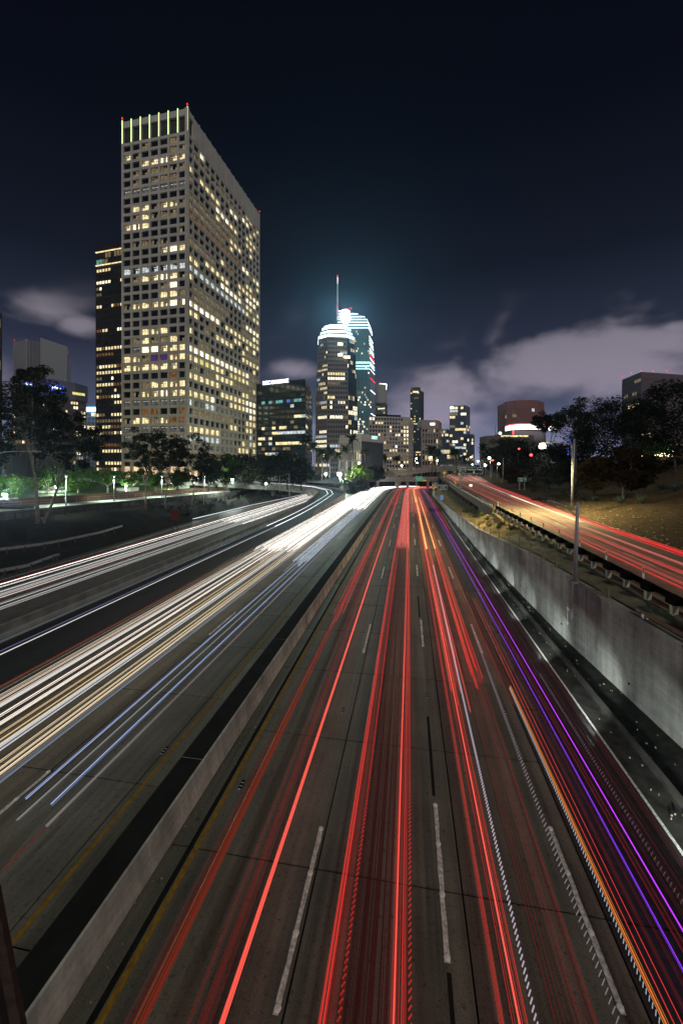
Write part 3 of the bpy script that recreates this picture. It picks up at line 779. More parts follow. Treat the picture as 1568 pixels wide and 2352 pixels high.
row_p = {3: ('dwwww', .6), 12: ('wbbww', .65), 14: ('c', .75), 17: ('dw', .3), 18: ('bbbww', .85), 21: ('wbw', .6), 22: ('dw', .45), 23: ('bbw', .9), 24: ('wwy', .85), 25: ('wwd', .7), 27: ('wyw', .75), 28: ('bww', .88), 29: ('kc', .9), 31: ('wb', .5), 32: ('kcw', .8), 33: ('kcd', .7), 34: ('dkw', .6), 35: ('dow', .6)}
_st = {}
def codeR(c, r):
    pal, p = row_p.get(r, ('wdddbodw', .40))
    prev = _st.get(r)
    if prev and ru.random() < .66: v = prev
    else: v = ru.choice(pal) if ru.random() < p else '.'
    if c > 10 and ru.random() < .28: v = ru.choice('wbwd')
    _st[r] = v; return v+str(ru.randint(0, 4))
pl0, pl1 = UC+uL*wL-nL*D, UC-nL*D
facade(ub, pl0, pl1, ZB, ZT, 7, 36, .84, 1.18, D, M_UB, codeL, 300, True, False, True, span_depth=.80)
pr0, pr1 = UC-nR*D, UC+uR*wR-nR*D
facade(ub, pr0, pr1, ZB, ZT, 16, 36, .84, 1.18, D, M_UB, codeR, 300, True, False, True, span_depth=.80)
# pier extensions to the ground and above the roof, corner post, crown
M_FIN = em('fin_light', (.68, 1.0, .34), 2.2, True)
for k in range(8):
    c = pl0+uL*(-wL/7*k)+nL*(D/2)
    m = MB(); rz = math.atan2(-uL.y, -uL.x); m.box((c.x, c.y, (ZB+ZBASE)/2), (1.15, D, ZB-ZBASE-.01), rz); m.build('pier_base', M_UB, ub)
    m = MB(); m.box((c.x, c.y, (ZT+150.6)/2), (.8, D, 150.6-ZT-.01), rz); m.build('pier', M_UB, ub)
    c2 = c+nL*(D/2+.04); m = MB(); m.box((c2.x, c2.y, 146.0), (.30, .08, 9.4), rz); m.build('light_fin', M_FIN, ub)
for k in range(17):
    c = pr0+uR*(wR/16*k)+nR*(D/2); rz = math.atan2(uR.y, uR.x)
    m = MB(); m.box((c.x, c.y, (ZB+ZBASE)/2), (1.15, D, ZB-ZBASE-.01), rz); m.build('pier_base', M_UB, ub)
    m = MB(); m.box((c.x, c.y, (ZT+150.4)/2), (.3, D+.25, 150.4-ZT-.01), rz); m.build('pier', M_UB, ub)
c = UC-nL*D*.5-nR*D*.5; m = MB(); m.box((c.x, c.y, (ZBASE+150.2)/2), (D*.98, D*.98, 145.2), math.atan2(uR.y, uR.x)); m.build('corner_post', M_UB, ub)
a = pl0+(pl1-pl0)*.5+nL*.40; m = MB(); m.box((a.x, a.y, 148.8), (wL-.1, .78, 2.6), math.atan2(-uL.y, -uL.x)); m.build('parapet', M_UB, ub)
a = pr0+uR*(wR/16*8.5+.0)+nR*.42; m = MB(); m.box((a.x, a.y, 145.6), (wR*15/16-.3, .80, 8.6), math.atan2(uR.y, uR.x)); m.build('parapet', M_UB, ub)
a = pr0+uR*(wR/32)+nR*.42; m = MB(); m.box((a.x, a.y, 149.0), (wR/16-.3, .80, 2.4), math.atan2(uR.y, uR.x)); m.build('parapet', M_UB, ub)
for p in (UC, UC+uL*wL, UC+uR*wR): beacon(ub, (p.x, p.y, 151.6), .55)
lob = em('lobby_glow', (1.0, .70, .40), .9, True, .5, .4)
for (q0, q1, n_) in ((pl0, pl1, nL), (pr0, pr1, nR)):
    q = MB(); a = q0+n_*.08; b = q1+n_*.08; q.quad((a.x, a.y, 5.3), (b.x, b.y, 5.3), (b.x, b.y, 9.6), (a.x, a.y, 9.6)); q.build('lobby_glazing', lob, ub)

def corners(pl, pr, Yc, Yl, Yr, pc):     # ground points of left end, near corner, right end
    f = lambda px, Y: Vector(((px-CX)/F*Y, Y, 0)); return f(pl, Yl), f(pc, Yc), f(pr, Yr)
def ztop(py, Y): return CAM_Z+(HOR-py)/F*Y
def block(name, label, cat, A, B, C, z0, z1, wall, back=None):
    """a building from its left end A, near corner B and right end C"""
    root = thing(name, label, cat, (B.x, B.y, z0)); Dp = back or (A+C-B)
    m = MB(); m.prism([(A.x, A.y), (B.x, B.y), (C.x, C.y), (Dp.x, Dp.y)], z0, z1); m.build('wall', wall, root)
    return root
def inset(A, B, n): return A, B
# --- dark bronze tower behind
M_BRZ = pm('bronze_cladding', (.030, .026, .021), .5, var=.25, scale=.1)
Y = 225; A, B = atz(222, 0, Y+4), atz(283, 0, Y-1); C = B+Vector((8, 34, 0)); zt_ = ztop(556, Y)
bt = block('bronze_tower', 'dark bronze slab tower with scattered orange windows half hidden behind the pale tower', 'tower', A, B, C, 3, zt_, M_BRZ)
f = rcode(31, .3, 'wwwbdo', .6, lambda r: (.02, .0, .35, .1, .2, .0, .45, .05)[r % 8] if r < 13 else (.85, .9, .7, .9, .3, .9, .6, .1)[r % 8])
facade(bt, A, B, 6, zt_-13, 9, 34, .5, 1.75, .35, M_BRZ, f, 220)
facade(bt, A, B, zt_-11.5, zt_-4.5, 9, 2, .3, .6, .3, M_BRZ, rcode(5, .35, 'dwt', .5), 240)
for dz in (4.2, 11.8): m = MB(); c = (A+B)/2; m.box((c.x-.1, c.y-.6, zt_-dz), ((B-A).length+.2, .5, .45), math.atan2((B-A).y, (B-A).x)); m.build('light_band', WIN['w'], bt)
# --- SMBC black glass block
Y = 205; A, B, C = corners(585, 716.5, Y, Y+14, Y+42, 701.5); zt_ = ztop(870, Y)
M_BG = pm('black_glass', (.009, .020, .030), .10, var=.2, scale=.05, spec=.8)
sb = block('bank_building', 'black glass bank block with a white lit name along its roof edge', 'building', A, B, C, 3, zt_, M_BG)
def fS(c, r):
    T_ = ['..............', '..t.t.tt.l.tt.', '..........c...', '..............', '...........wwc', '.....d....d...', '..w..w.ww..d..', '.....wwcccccccc', '.ww.w.........', '.w..c.wwwwwww.', '..d..d..dd....', '...wccc.......', '..gdgkk.g..d..', '..k.d.........', '.wyww.w..y.w..', '..............']
    return (T_[r % 16]+'...............')[c]+'0'
M_MUL = pm('black_mullion', (.016, .024, .026), .35, var=.1)
facade(sb, A, B, 3.5, zt_-6.5, 14, 16, .14, 1.25, .12, M_MUL, fS, 200, span_depth=.05)
facade(sb, B, C, 3.5, zt_-3, 7, 17, .14, 1.25, .12, M_MUL, rcode(77, .06, 'cdw', .4), 230, span_depth=.05)
def text(body, size, mat, parent, p, rz, width=None, extrude=.05, name='lettering', align='CENTER', tilt=math.pi/2, bold=0.0):
    cu = bpy.data.curves.new(name, 'FONT'); cu.body = body; cu.size = size; cu.extrude = extrude; cu.align_x = align; cu.align_y = 'CENTER'; cu.materials.append(mat)
    cu.offset = bold; cu.resolution_u = 2
    tmp = bpy.data.objects.new('tmp_text', cu); COL.objects.link(tmp)
    bpy.context.view_layer.update()
    me = bpy.data.meshes.new_from_object(tmp.evaluated_get(bpy.context.evaluated_depsgraph_get())); me.name = name
    dx = tmp.dimensions.x; bpy.data.objects.remove(tmp); bpy.data.curves.remove(cu)
    if not me.materials: me.materials.append(mat)
    o = bpy.data.objects.new(name, me); COL.objects.link(o)
    if width: o.scale.x = width/max(.01, dx)
    o.rotation_euler = (tilt, 0, rz)
    if parent is not None: o.parent = parent; o.location = Vector(p)-parent.location
    else: o.location = p
    return o
M_SIGNB = em('lit_letter_white', (.86, .90, 1.0), 3.2, True)
u = (B-A).normalized(); n_ = Vector((u.y, -u.x, 0)); p = at(636, 878.5, Y+9)
text('SMBC MANUBANK', 2.9, M_SIGNB, sb, p+n_*1.4, math.atan2(u.y, u.x), 16.8, .12, bold=.04)
# --- left background group
M_GREY = pm('pale_grey_cladding', (.40, .38, .36), .8, var=.08, scale=.05)
Y = 480; zt_ = ztop(779, Y)
A, B = atz(93, 0, Y-6), atz(155, 0, Y+30)
gt = thing('twin_slab_tower', 'grey tower of a ribbed slab and a taller blank pale slab with red roof beacons', 'tower', (atz(93, 0, Y)[0], Y, 0))
m = MB(); m.prism([(A.x, A.y), (B.x, B.y), (B.x-8, B.y+14), (A.x-8, A.y+14)], 0, zt_); m.build('blank_slab', pm('blank_slab_concrete', (.50, .46, .42), .85, var=.05, scale=.02), gt)
A2, B2, C2 = atz(33, 0, Y+6), atz(62, 0, Y-2), atz(93, 0, Y+8); z2 = ztop(782, Y)
m = MB(); m.prism([(A2.x, A2.y), (B2.x, B2.y), (C2.x, C2.y+1), (C2.x-5, C2.y+28), (A2.x, A2.y+28)], 0, z2); m.build('ribbed_slab', pm('rib_gap_dark', (.05, .05, .055), .7, var=.1), gt)
facade(gt, A2, B2, 0, z2, 11, 1, .55, 0, .7, M_GREY, lambda c, r: None, 0, grid_name='ribs')
facade(gt, B2, C2, 0, z2, 10, 1, .55, 0, .7, M_GREY, lambda c, r: None, 0, grid_name='ribs')
m = MB(); p = atz(156.5, 0, Y+32); m.box((p.x, p.y, ztop(812, Y)/2), (1.6, 8, ztop(812, Y))); m.build('side_slab', M_GREY, gt)
for px, py in ((33.5, 781), (61, 780), (157, 811)): q = at(px, py, Y-1); beacon(gt, q, .8)
M_BRICK = pm('brown_brick', (.13, .085, .075), .85, var=.15, scale=.1)
Y = 290; A, B = atz(28, 0, Y-8), atz(197, 0, Y+34); zt_ = ztop(912, Y+15); C = B+Vector((-13.5, 22, 0))
kb = block('brown_office_block', 'broad brown brick office block with small blue roof signs behind the left trees', 'building', A, B, C, 2, zt_, M_BRICK)
facade(kb, A, B, 3, zt_-1, 26, 16, .5, 1.6, .4, M_BRICK, rcode(41, .26, 'wwdbcd', .45), 260)
a, b = atz(60, 0, Y), atz(165, 0, Y+26); m = MB(); m.prism([(a.x, a.y+6), (b.x, b.y+4), (b.x, b.y+20), (a.x, a.y+22)], zt_, ztop(873, Y+20)); m.build('penthouse', pm('penthouse_grey', (.15, .13, .16), .8, var=.08), kb)
M_KB = em('sign_blue', (.04, .10, 1.0), 2.4, True); 
u = (B-A).normalized(); rz = math.atan2(u.y, u.x); n_ = Vector((u.y, -u.x, 0))
for px, py, w, h in ((127, 893, 34, 15), (65, 882, 14, 8)):
    p = at(px, py, Y+14)+n_*1.0; s_ = (Y+14)/F; m = MB(); m.box(tuple(p), (w*s_, .3, h*s_), rz); spn = m.build('sign_panel', M_KB, kb)
    text('KPMG' if w > 20 else 'KPMG', h*s_*.95, M_SIGNB, spn, p+n_*.3, rz, w*s_*.9, .05, bold=.03)
m = MB(); p = at(180, 905, Y+25)+n_*.8; m.box(tuple(p), (9, .3, 2.0), rz); m.build('lit_terrace', WIN['y'], kb)
Y = 400; A, B = atz(192, 0, Y), atz(235, 0, Y+8); C = B+Vector((-13, 25, 0)); zt_ = ztop(932, Y)
lb = block('blue_lit_building', 'pale office building washed in blue light from a glowing roof sign', 'building', A, B, C, 0, zt_, pm('blue_grey_glass', (.12, .15, .2), .3, var=.1))
facade(lb, A, B, 0, zt_-6, 5, 14, .5, 1.0, .3, pm('pale_spandrel', (.35, .40, .46), .6, var=.05), rcode(9, .06, 'cw', .4), 80)
for px, w in ((206, 17), (219, 10)): p = at(px, 940, Y-3); m = MB(); m.box(tuple(p), (w*Y/F, .5, 4.2)); m.build('roof_sign', em('blue_white_sign', (.35, .72, 1.0), 6.5, True), lb)
Y = 380; A, B = atz(11, 0, Y), atz(50, 0, Y+10); C = B+Vector((-17, 22, 0)); zt_ = ztop(990, Y)
wb = block('white_lit_building', 'pale floodlit office building glimpsed through the left tree', 'building', A, B, C, 0, zt_, pm('pale_glass', (.2, .22, .24), .4, var=.1))
facade(wb, A, B, 0, zt_-1, 9, 10, .9, 1.2, .4, pm('pale_stone', (.5, .52, .52), .7, var=.05), rcode(12, .45, 'cck', .3), 90)
Y = 110; A, B = atz(-60, 0, Y+6), atz(4.5, 0, Y); C = B+Vector((-30, 30, 0)); zt_ = ztop(718, Y)
eb = block('edge_tower', 'dark tower sliced off by the left border of the view', 'tower', A, B, C, 3, zt_, M_BRZ)
facade(eb, A, B, 5, zt_-1, 9, 12, .4, 1.4, .3, M_BRZ, rcode(23, .3, 'wdd', .3), 60)
Y = 170; A, B, C = atz(10, 0, Y), atz(140, 0, Y+6), atz(150, 0, Y+40)
lw = block('sandstone_hall', 'low sand coloured building behind the park trees', 'building', A, B, C, 3, ztop(1028, Y), pm('sand_stucco', (.30, .22, .13), .85, var=.1))
facade(lw, A, B, 4, ztop(1028, Y)-1, 8, 1, .6, .4, .25, MATS['sand_stucco'], lambda c, r: None, 0)

# --- faceted stone tower with glowing crown
Y = 330; M_FIG = pm('rose_stone', (.26, .215, .175), .7, var=.12, scale=.06); M_FIGD = pm('bay_glass', (.05, .07, .085), .15, var=.2, scale=.05, spec=.6)
fc = atz(771, 0, Y+22)
fw = thing('crowned_tower', 'tapering brown stone tower with chamfered corners and a blazing white stepped crown', 'tower', (fc.x, fc.y, 0))
def octo(c, hw, hd, ch, rot=.10):
    P = [(-hw+ch, -hd), (hw-ch, -hd), (hw, -hd+ch), (hw, hd-ch), (hw-ch, hd), (-hw+ch, hd), (-hw, hd-ch), (-hw, -hd+ch)]
    co, si = math.cos(rot), math.sin(rot); return [(c.x+x*co-y*si, c.y+x*si+y*co) for x, y in P]
tiers = [(1100, 985, 17.9), (985, 905, 17.6), (905, 850, 16.9), (850, 800, 16.2), (800, 768, 15.2)]
for i, (yb, yt, hw) in enumerate(tiers):
    z0, z1 = max(0, ztop(yb, Y)), ztop(yt, Y); P = octo(fc, hw, hw, hw*.50)
    m = MB(); m.prism(P, z0, z1-.01 if i < 4 else z1); m.build('tier', M_FIGD, fw)
    nf = max(2, int(round((z1-z0)/4.0)))
    for (a, b, nb, sd2) in ((0, 1, 8, 3), (1, 2, 4, 4), (2, 3, 6, 5), (7, 0, 6, 6)):
        glassy = (a == 1)
        pal = 'wbbcdw' if a != 2 else 'wwd'
        facade(fw, P[a], P[b], z0, z1, nb if not glassy else 6, nf, .62 if not glassy else .35, 1.75 if not glassy else .6, .5, M_FIG if not glassy else M_FIGD,
               rcode(100+i*10+sd2, .34 if i < 2 else .28, pal, .66), 300)
M_CROWN = em('crown_white', (.74, 1.0, .98), 2.6, True); M_LANT = em('lantern_white', (.46, 1.0, .97), 190.0, True)
for yb, yt, hw in ((768, 761, 15.6), (757, 751, 13.8), (746.5, 740, 12.4), (737, 734, 10.5)):
    z0, z1 = ztop(yb, Y), ztop(yt, Y); m = MB(); m.prism(octo(fc, hw, hw, hw*.5), z0+.02, z1); m.build('crown_band', M_CROWN, fw)
for yb, yt, hw in ((761, 757, 14.6), (751, 746.5, 12.9), (740, 737, 11.2)):
    z0, z1 = ztop(yb, Y), ztop(yt, Y); m = MB(); m.prism(octo(fc, hw, hw, hw*.5), z0+.01, z1+.01); m.build('crown_ledge', M_BRZ, fw)
p = at(793, 727, Y+8); m = MB(); m.ball(tuple(p), 4.0, 10, sz=1.5); m.build('crown_lantern', M_LANT, fw)
for px, py, w in ((781, 790, 12), (781, 815, 11), (797, 820, 14)): p = at(px, py, Y-.6+ (2 if px > 790 else 0)); m = MB(); m.box(tuple(p), (w*Y/F, .5, 2.2), .1); m.build('lit_floor', WIN['b'], fw)

# --- tallest glass tower with spire
Y = 560; M_TEAL = pm('teal_glass', (.10, .22, .23), .18, var=.3, scale=.03, spec=.7)
wg = thing('spire_tower', 'tallest teal glass tower with a rounded striped light top and a needle spire', 'tower', (atz(820, 0, Y).x, Y, 0))
prof = [(1100, 770, 853, 864), (1000, 771, 853, 863.5), (900, 773, 850.5, 861.5), (820, 774, 849, 859), (770, 775, 847.5, 856), (745, 775, 846, 854), (735, 775, 843, 851), (727, 775, 836, 845), (719, 775, 816, 824), (712, 775, 797, 801)]
secs = []
for py, l, c, r in prof:
    z = max(0, ztop(py, Y)); secs.append([atz(l, z, Y), atz(c, z, Y), atz(r, z, Y+34), atz(l+8, z, Y+34)])
m = MB(); m.loft(secs); m.build('curtain_wall', M_TEAL, wg)
M_LINE = em('light_line', (.86, .94, 1.0), 3.4, True)
def prof_at(py):
    for a, b in zip(prof, prof[1:]):
        if b[0] <= py <= a[0]:
            f = (a[0]-py)/(a[0]-b[0]); return [a[k]+(b[k]-a[k])*f for k in (1, 2, 3)]
    return prof[-1][1:]
for k, py in enumerate((714.5, 721, 727.5, 734, 740.5, 747, 753)):
    l, c, r = prof_at(py); m = MB(); z = ztop(py, Y)
    m.bar(atz(l, z, Y-.5), atz(c, z, Y-.5), .6, .8); 
    m.bar(atz(c, z, Y-.5), atz(r, z, Y+33.5), .6, .8); m.build('light_line', M_LINE, wg)
for py in (772, 782, 789, 800, 806, 816, 822, 832, 838, 848, 868, 896, 950):
    l, c, r = prof_at(py); m = MB(); z = ztop(py, Y); m.bar(atz(c, z, Y-.3), atz(r, z, Y+33.5), .6, .8); m.build('light_line', M_LINE if py not in (816, 868) else M_RED, wg)
M_SP = pm('teal_mullion', (.17, .26, .27), .5, var=.1)
fg = MB(); rw2 = []
rnd = random.Random(55)
for k in range(52):
    py = 1050-5.6*k
    if py < 758: break
    l, c, r = prof_at(py); z = ztop(py, Y)
    fg.bar(atz(l, z, Y-.2), atz(c, z, Y-.2), .4, .35); fg.bar(atz(c, z, Y-.2), atz(r, z, Y+33.5), .4, .35)
    for j in range(15):
        x = 806+ (c-806)*j/14.5
        if rnd.random() < (.05 if py < 900 else .16):
            h_ = 2.6; q = atz(x+1.2, z+1.8, Y-.25); mm = MB(); mm.box(tuple(q), (1.5, .12, 2.2)); mm.build('window', WIN[rnd.choice('wwbdc')], wg)
for j in range(9):
    fg.bar(atz(775+9*j, 0, Y-.15), atz(775+9*j*.97, ztop(757, Y), Y-.15), .3, .3)
fg.build('mullion_grid', M_SP, wg)
for py, h in ((833, 5), (841, 5), (847, 3)):
    l, c, r = prof_at(py); z = ztop(py, Y); m = MB(); m.bar(atz(l+30, z, Y-.35), atz(c-1, z, Y-.35), .3, h*.5); m.build('lit_floor', em('teal_floor', (.35, 1.0, .95), 2.2, True), wg)
for py0, py1 in ((800, 830),):
    m = MB(); z0, z1 = ztop(py1, Y), ztop(py0, Y); a, b = atz(812, 0, Y-.28), atz(848, 0, Y-.28); m.quad((a.x, a.y, z0), (b.x, b.y, z0), (b.x, b.y, z1), (a.x, a.y, z1)); m.build('lit_glazing', em('teal_glaze', (.10, .45, .45), .22, False, .5, .12), wg)
sp_b = at(775, 735, Y-2); sp_t = at(775, 637, Y-2)
m = MB(); m.tube([sp_b, (sp_b+sp_t)/2, sp_t], [1.3, .95, .45], 8); m.build('spire', pm('spire_white', (.7, .68, .68), .5, var=.05), wg)
m = MB(); m.tube([sp_t, sp_t+Vector((0, 0, 3))], .6, 6); m.build('beacon', M_RED, wg)
m = MB(); m.tube([sp_t-Vector((0, 0, 9)), sp_t-Vector((0, 0, .05))], .85, 6); m.build('spire_light', em('spire_lit', (1, .8, .85), 1.4, False), wg)
m = MB(); m.tube([sp_b+Vector((0, 0, 4)), sp_b+Vector((0, 0, 24))], 1.32, 8); m.build('spire_light', em('spire_pink', (1, .35, .4), .5, False), wg)
m = MB(); m.bar(at(789, 710, Y+3), at(808, 708, Y+3), .8, 1.2); m.box(tuple(at(806, 708, Y+3)), (3, 1.2, 2.6)); m.build('roof_crane', em('crane_red', (1, .1, .12), .8, False), wg)
# --- round topped tower
Y = 640; rt = thing('round_top_tower', 'grid fronted tower with a floodlit round drum top beside the glass tower', 'tower', (atz(876, 0, Y).x, Y, 0))
A, B, C = atz(855, 0, Y+10), atz(884, 0, Y-2), atz(889.5, 0, Y+18); z1 = ztop(926, Y)
m = MB(); m.prism([(A.x, A.y), (B.x, B.y), (C.x, C.y), (A.x+2, A.y+30)], 0, z1); m.build('wall', pm('tan_stone', (.17, .15, .12), .8, var=.1, scale=.04), rt)
facade(rt, A, B, 20, z1, 7, 26, .9, 1.4, .5, MATS['tan_stone'], rcode(61, .35, 'wwbd', .5), 90)
c = atz(872, 0, Y+10); m = MB(); m.tube([(c.x, c.y, z1), (c.x, c.y, ztop(882, Y))], 10.5, 20); m.build('drum', pm('drum_stone', (.40, .38, .33), .7, var=.1), rt)
for k in range(20):
    a = 2*math.pi*k/20; m = MB(); m.box((c.x+10.7*math.cos(a), c.y+10.7*math.sin(a), (z1+ztop(886, Y))/2), (.8, .8, ztop(886, Y)-z1), a); m.build('drum_pier', MATS['drum_stone'], rt)
m = MB(); m.tube([(c.x+4, c.y, ztop(893, Y)), (c.x+4, c.y, ztop(880, Y))], 7.2, 14); m.build('crown_light', em('crown_warm', (1, .95, .78), 5, True), rt)
beacon(rt, at(873, 878, Y), .9)
# --- pale grid block
Y = 300; A, B, C = corners(847, 947, Y+2, Y-6, Y+34, 938); zt_ = ztop(957.5, Y)
M_PG = pm('pale_grid_concrete', (.44, .40, .36), .8, var=.07, scale=.06)
pg = block('grid_office_block', 'wide flat topped office block with a regular grid of dark and lit windows', 'building', A, B, C, 2, zt_, M_GLASSD)
facade(pg, A, B, 2, zt_-.6, 14, 15, .85, 1.15, .5, M_PG, rcode(71, .46, 'wwdwbd', .35), 230)
facade(pg, B, C, 2, zt_-.6, 9, 15, .9, 1.15, .5, M_PG, rcode(72, .15, 'wd', .3), 280)
m = MB(); a, b = A+(B-A)*.2, A+(B-A)*.82; m.prism([(a.x, a.y+4), (b.x, b.y+4), (b.x, b.y+20), (a.x, a.y+20)], zt_, zt_+1.9); m.build('roof_plant', M_BLACK, pg)
# --- CARPENTERS block
Y = 190; A, B, C = corners(781, 879, Y, Y+11, Y+20, 829); zt_ = ztop(996, Y); zs = ztop(1013, Y)
cb = block('union_hall', 'dark box shaped office hall with a blue neon name on its pale top band', 'building', A, B, C, 2, zs, pm('charcoal_ribs', (.035, .036, .04), .7, var=.1))
off = Vector((0, -.5, 0)); Dp = A+C-B
m = MB(); m.prism([(A.x-.3, A.y-.5), (B.x, B.y-.7), (C.x+.4, C.y-.4), (Dp.x, Dp.y+.4)], zs+.01, zt_); m.build('top_band', pm('pale_band', (.40, .37, .34), .8, var=.05), cb)
facade(cb, A, B, 3, zs-.1, 10, 4, .55, .9, .45, MATS['pale_band'], rcode(81, .14, 'cw', .2), 40)
facade(cb, B, C, 3, zs-.1, 26, 1, .12, 0, .16, pm('charcoal_fin', (.055, .056, .062), .6, var=.1), lambda c, r: None, 0, grid_name='ribs')
u = (C-B).normalized(); n_ = Vector((u.y, -u.x, 0)); p = at(856, 1006, Y+12)
text('CARPENTERS', 2.3, em('neon_blue_white', (.45, .85, 1.0), 2.6, True), cb, p+n_*1.2, math.atan2(u.y, u.x), 7.7, .08, bold=.02)
# --- dark slender tower
Y = 430; A, B, C = corners(942, 973, Y, Y+3, Y+12, 966); zt_ = ztop(897, Y)
st_ = block('slender_tower', 'slender dark residential tower with a small red lit stepped top', 'tower', A, B, C, 0, zt_, pm('charcoal_cladding', (.05, .046, .05), .7, var=.1))
facade(st_, A, B, 0, zt_-1, 6, 32, .5, 1.5, .3, MATS['charcoal_cladding'], rcode(91, .22, 'wwyd', .25), 120)
m = MB(); a = (A+B)/2; m.box((a.x+1, a.y+6, zt_+2.1), (9, 9, 4.2)); m.build('penthouse', MATS['charcoal_cladding'], st_)
for px, py in ((946, 894), (970, 893)): beacon(st_, at(px, py, Y-1), .6)
m = MB(); p = at(954, 900, Y-.8); m.box(tuple(p), (6, .3, 2)); m.build('lit_floor', WIN['w'], st_)
# --- ornate block
Y = 340; A, B, C = corners(968, 1013, Y, Y-2, Y+22, 1006); zt_ = ztop(966, Y)
M_ORN = pm('beige_stone', (.38, .31, .275), .8, var=.1, scale=.08)
ob = block('ornate_stone_block', 'beige stone commercial block with heavy cornices and a lit white band near the roof', 'building', A, B, C, 0, zt_, M_GLASSD)
facade(ob, A, B, 0, zt_-6, 6, 9, 1.1, 1.5, .8, M_ORN, rcode(95, .3, 'dwtk', .3), 60)
facade(ob, B, C, 0, zt_-6, 4, 9, 1.1, 1.5, .8, M_ORN, rcode(96, .2, 'dwk', .3), 90)
for dz in (7, 14, 21):
    for a, b in ((A, B), (B, C)):
        u = (b-a).normalized(); c = (a+b)/2+Vector((u.y, -u.x, 0))*.6; m = MB(); m.box((c.x, c.y, zt_-dz), ((b-a).length+.8, 1.5, .8), math.atan2(u.y, u.x)); m.build('cornice', M_ORN, ob)
m = MB(); m.prism([(A.x-.2, A.y-.3), (B.x, B.y-.5), (C.x+.3, C.y), (A.x, A.y+20)], zt_-5.6, zt_+.3); m.build('attic', M_ORN, ob)
m = MB(); p = at(985, 974, Y-1.2); m.box(tuple(p), (9.6, .4, 1.9)); m.build('lit_band', em('lit_band_white', (.95, .97, 1), 2.6, True), ob)
for px, py in ((1002, 961), (1011, 961)): beacon(ob, at(px, py, Y-1), .5)
# --- glass residential towers
Y = 440; M_GR = pm('slate_glass', (.055, .062, .085), .3, var=.15, scale=.05, spec=.6); M_GRM = pm('slate_mullion', (.10, .105, .13), .5, var=.1)
for pl, pc, pr_, py, sd3, lab in ((1032, 1070, 1078.5, 931, 3, 'tall slate glass apartment tower with a round white lamp at its roof corner'), (1013, 1029, 1033, 986, 4, 'shorter dark glass apartment tower left of the slate tower'), (1073, 1086, 1089, 997, 5, 'low slate glass wing at the foot of the apartment tower')):
    Yq = Y+(0 if sd3 == 3 else 8 if sd3 == 4 else -10); A, B, C = corners(pl, pr_, Yq, Yq+3, Yq+14, pc); z1 = ztop(py, Yq)
    r_ = block('apartment_tower', lab, 'tower', A, B, C, 0, z1, M_GR)
    n1 = max(4, int((B-A).length/2.6))
    facade(r_, A, B, 0, z1-1, n1, int(z1/3.4), .25, .8, .2, M_GRM, rcode(200+sd3, .27, 'wwdcdbw', .3), 140)
    facade(r_, B, C, 0, z1-1, 4, int(z1/3.4), .25, .8, .2, M_GRM, rcode(210+sd3, .1, 'wd', .3), 160)
    if sd3 == 3: m = MB(); m.ball(tuple(at(1037, 936, Yq-1)), 1.7, 8); m.build('roof_lamp', em('roof_lamp_white', (1, .98, .9), 5, False), r_); beacon(r_, at(1076.5, 932, Yq-1), .6)
Y = 300; A, B = atz(1004, 0, Y), atz(1062, 0, Y+6); C = B+Vector((5, 20, 0))
r_ = block('low_glass_block', 'low dark office block with dotted windows behind the flyover palms', 'building', A, B, C, 2, ztop(1030, Y), M_GR)
facade(r_, A, B, 3, ztop(1030, Y)-.5, 16, 5, .35, 1.0, .2, M_GRM, rcode(220, .3, 'wdcd', .3), 60)
# --- brick-red curved office and lit drum
Y = 330; rb = thing('red_office_tower', 'broad red granite office tower with a gently bowed front', 'tower', (atz(1200, 0, Y).x, Y, 0))
M_RG = pm('red_granite', (.30, .135, .125), .7, var=.12, scale=.06)
zt_ = ztop(918.5, Y)
arc = [atz(1154, 0, Y+22), atz(1163, 0, Y+8), atz(1187, 0, Y+2), atz(1219, 0, Y), atz(1236, 0, Y+3), atz(1249, 0, Y+14)]
m = MB(); m.prism([(p.x, p.y) for p in arc]+[(arc[-1].x, arc[-1].y+20), (arc[0].x, arc[0].y+12)], 2, zt_); m.build('wall', M_RG, rb)
for i, (a, b) in enumerate(zip(arc, arc[1:])):
    facade(rb, a, b, 4, zt_-6, max(2, int((b-a).length/3)), 12, .9, 1.9, .3, M_RG, rcode(300+i, .17, 'wcdd', .4), 150)
for px, py in ((1160, 921), (1182, 917)): q = at(px, py, Y-2 if px > 1170 else Y+8); m = MB(); m.tube([q-Vector((0, 0, 2.5)), q], .1, 5); m.build('mast', M_STEEL_D, rb); beacon(rb, q, .5)
Y = 215; dm = thing('drum_canopy_building', 'low building with a glowing white curved canopy edged in red neon', 'building', (atz(1215, 0, Y).x, Y, 8))
cn = [(1162, 8), (1170, 2), (1182, -2), (1196, -4), (1215, -4), (1240, -2), (1262, 2), (1278, 8)]
pts = [atz(px, 0, Y+o) for px, o in cn]
for dzt, dzb, mt, nm in ((977, 987, em('canopy_white', (1, .97, .95), 4.5, True), 'canopy_fascia'), (974.5, 976.8, em('neon_red', (1, .06, .06), 3.0, True), 'neon_edge')):
    m = MB(); k_ = .0
    m.loft([[Vector((p.x, p.y, ztop(dzt, Y))), Vector((p.x, p.y, ztop(dzb, Y))), Vector((p.x, p.y+1.2, ztop(dzb, Y))), Vector((p.x, p.y+1.2, ztop(dzt, Y)))] for p in pts]); m.build(nm, mt, dm)
m = MB(); m.prism([(pts[0].x+4, pts[0].y+4), (pts[3].x, pts[3].y+5), (pts[-1].x-3, pts[-1].y+6), (pts[-1].x-3, pts[-1].y+26), (pts[0].x+4, pts[0].y+26)], 6, ztop(987, Y)-.05); m.build('drum_wall', pm('drum_dark', (.12, .11, .12), .7, var=.1), dm)
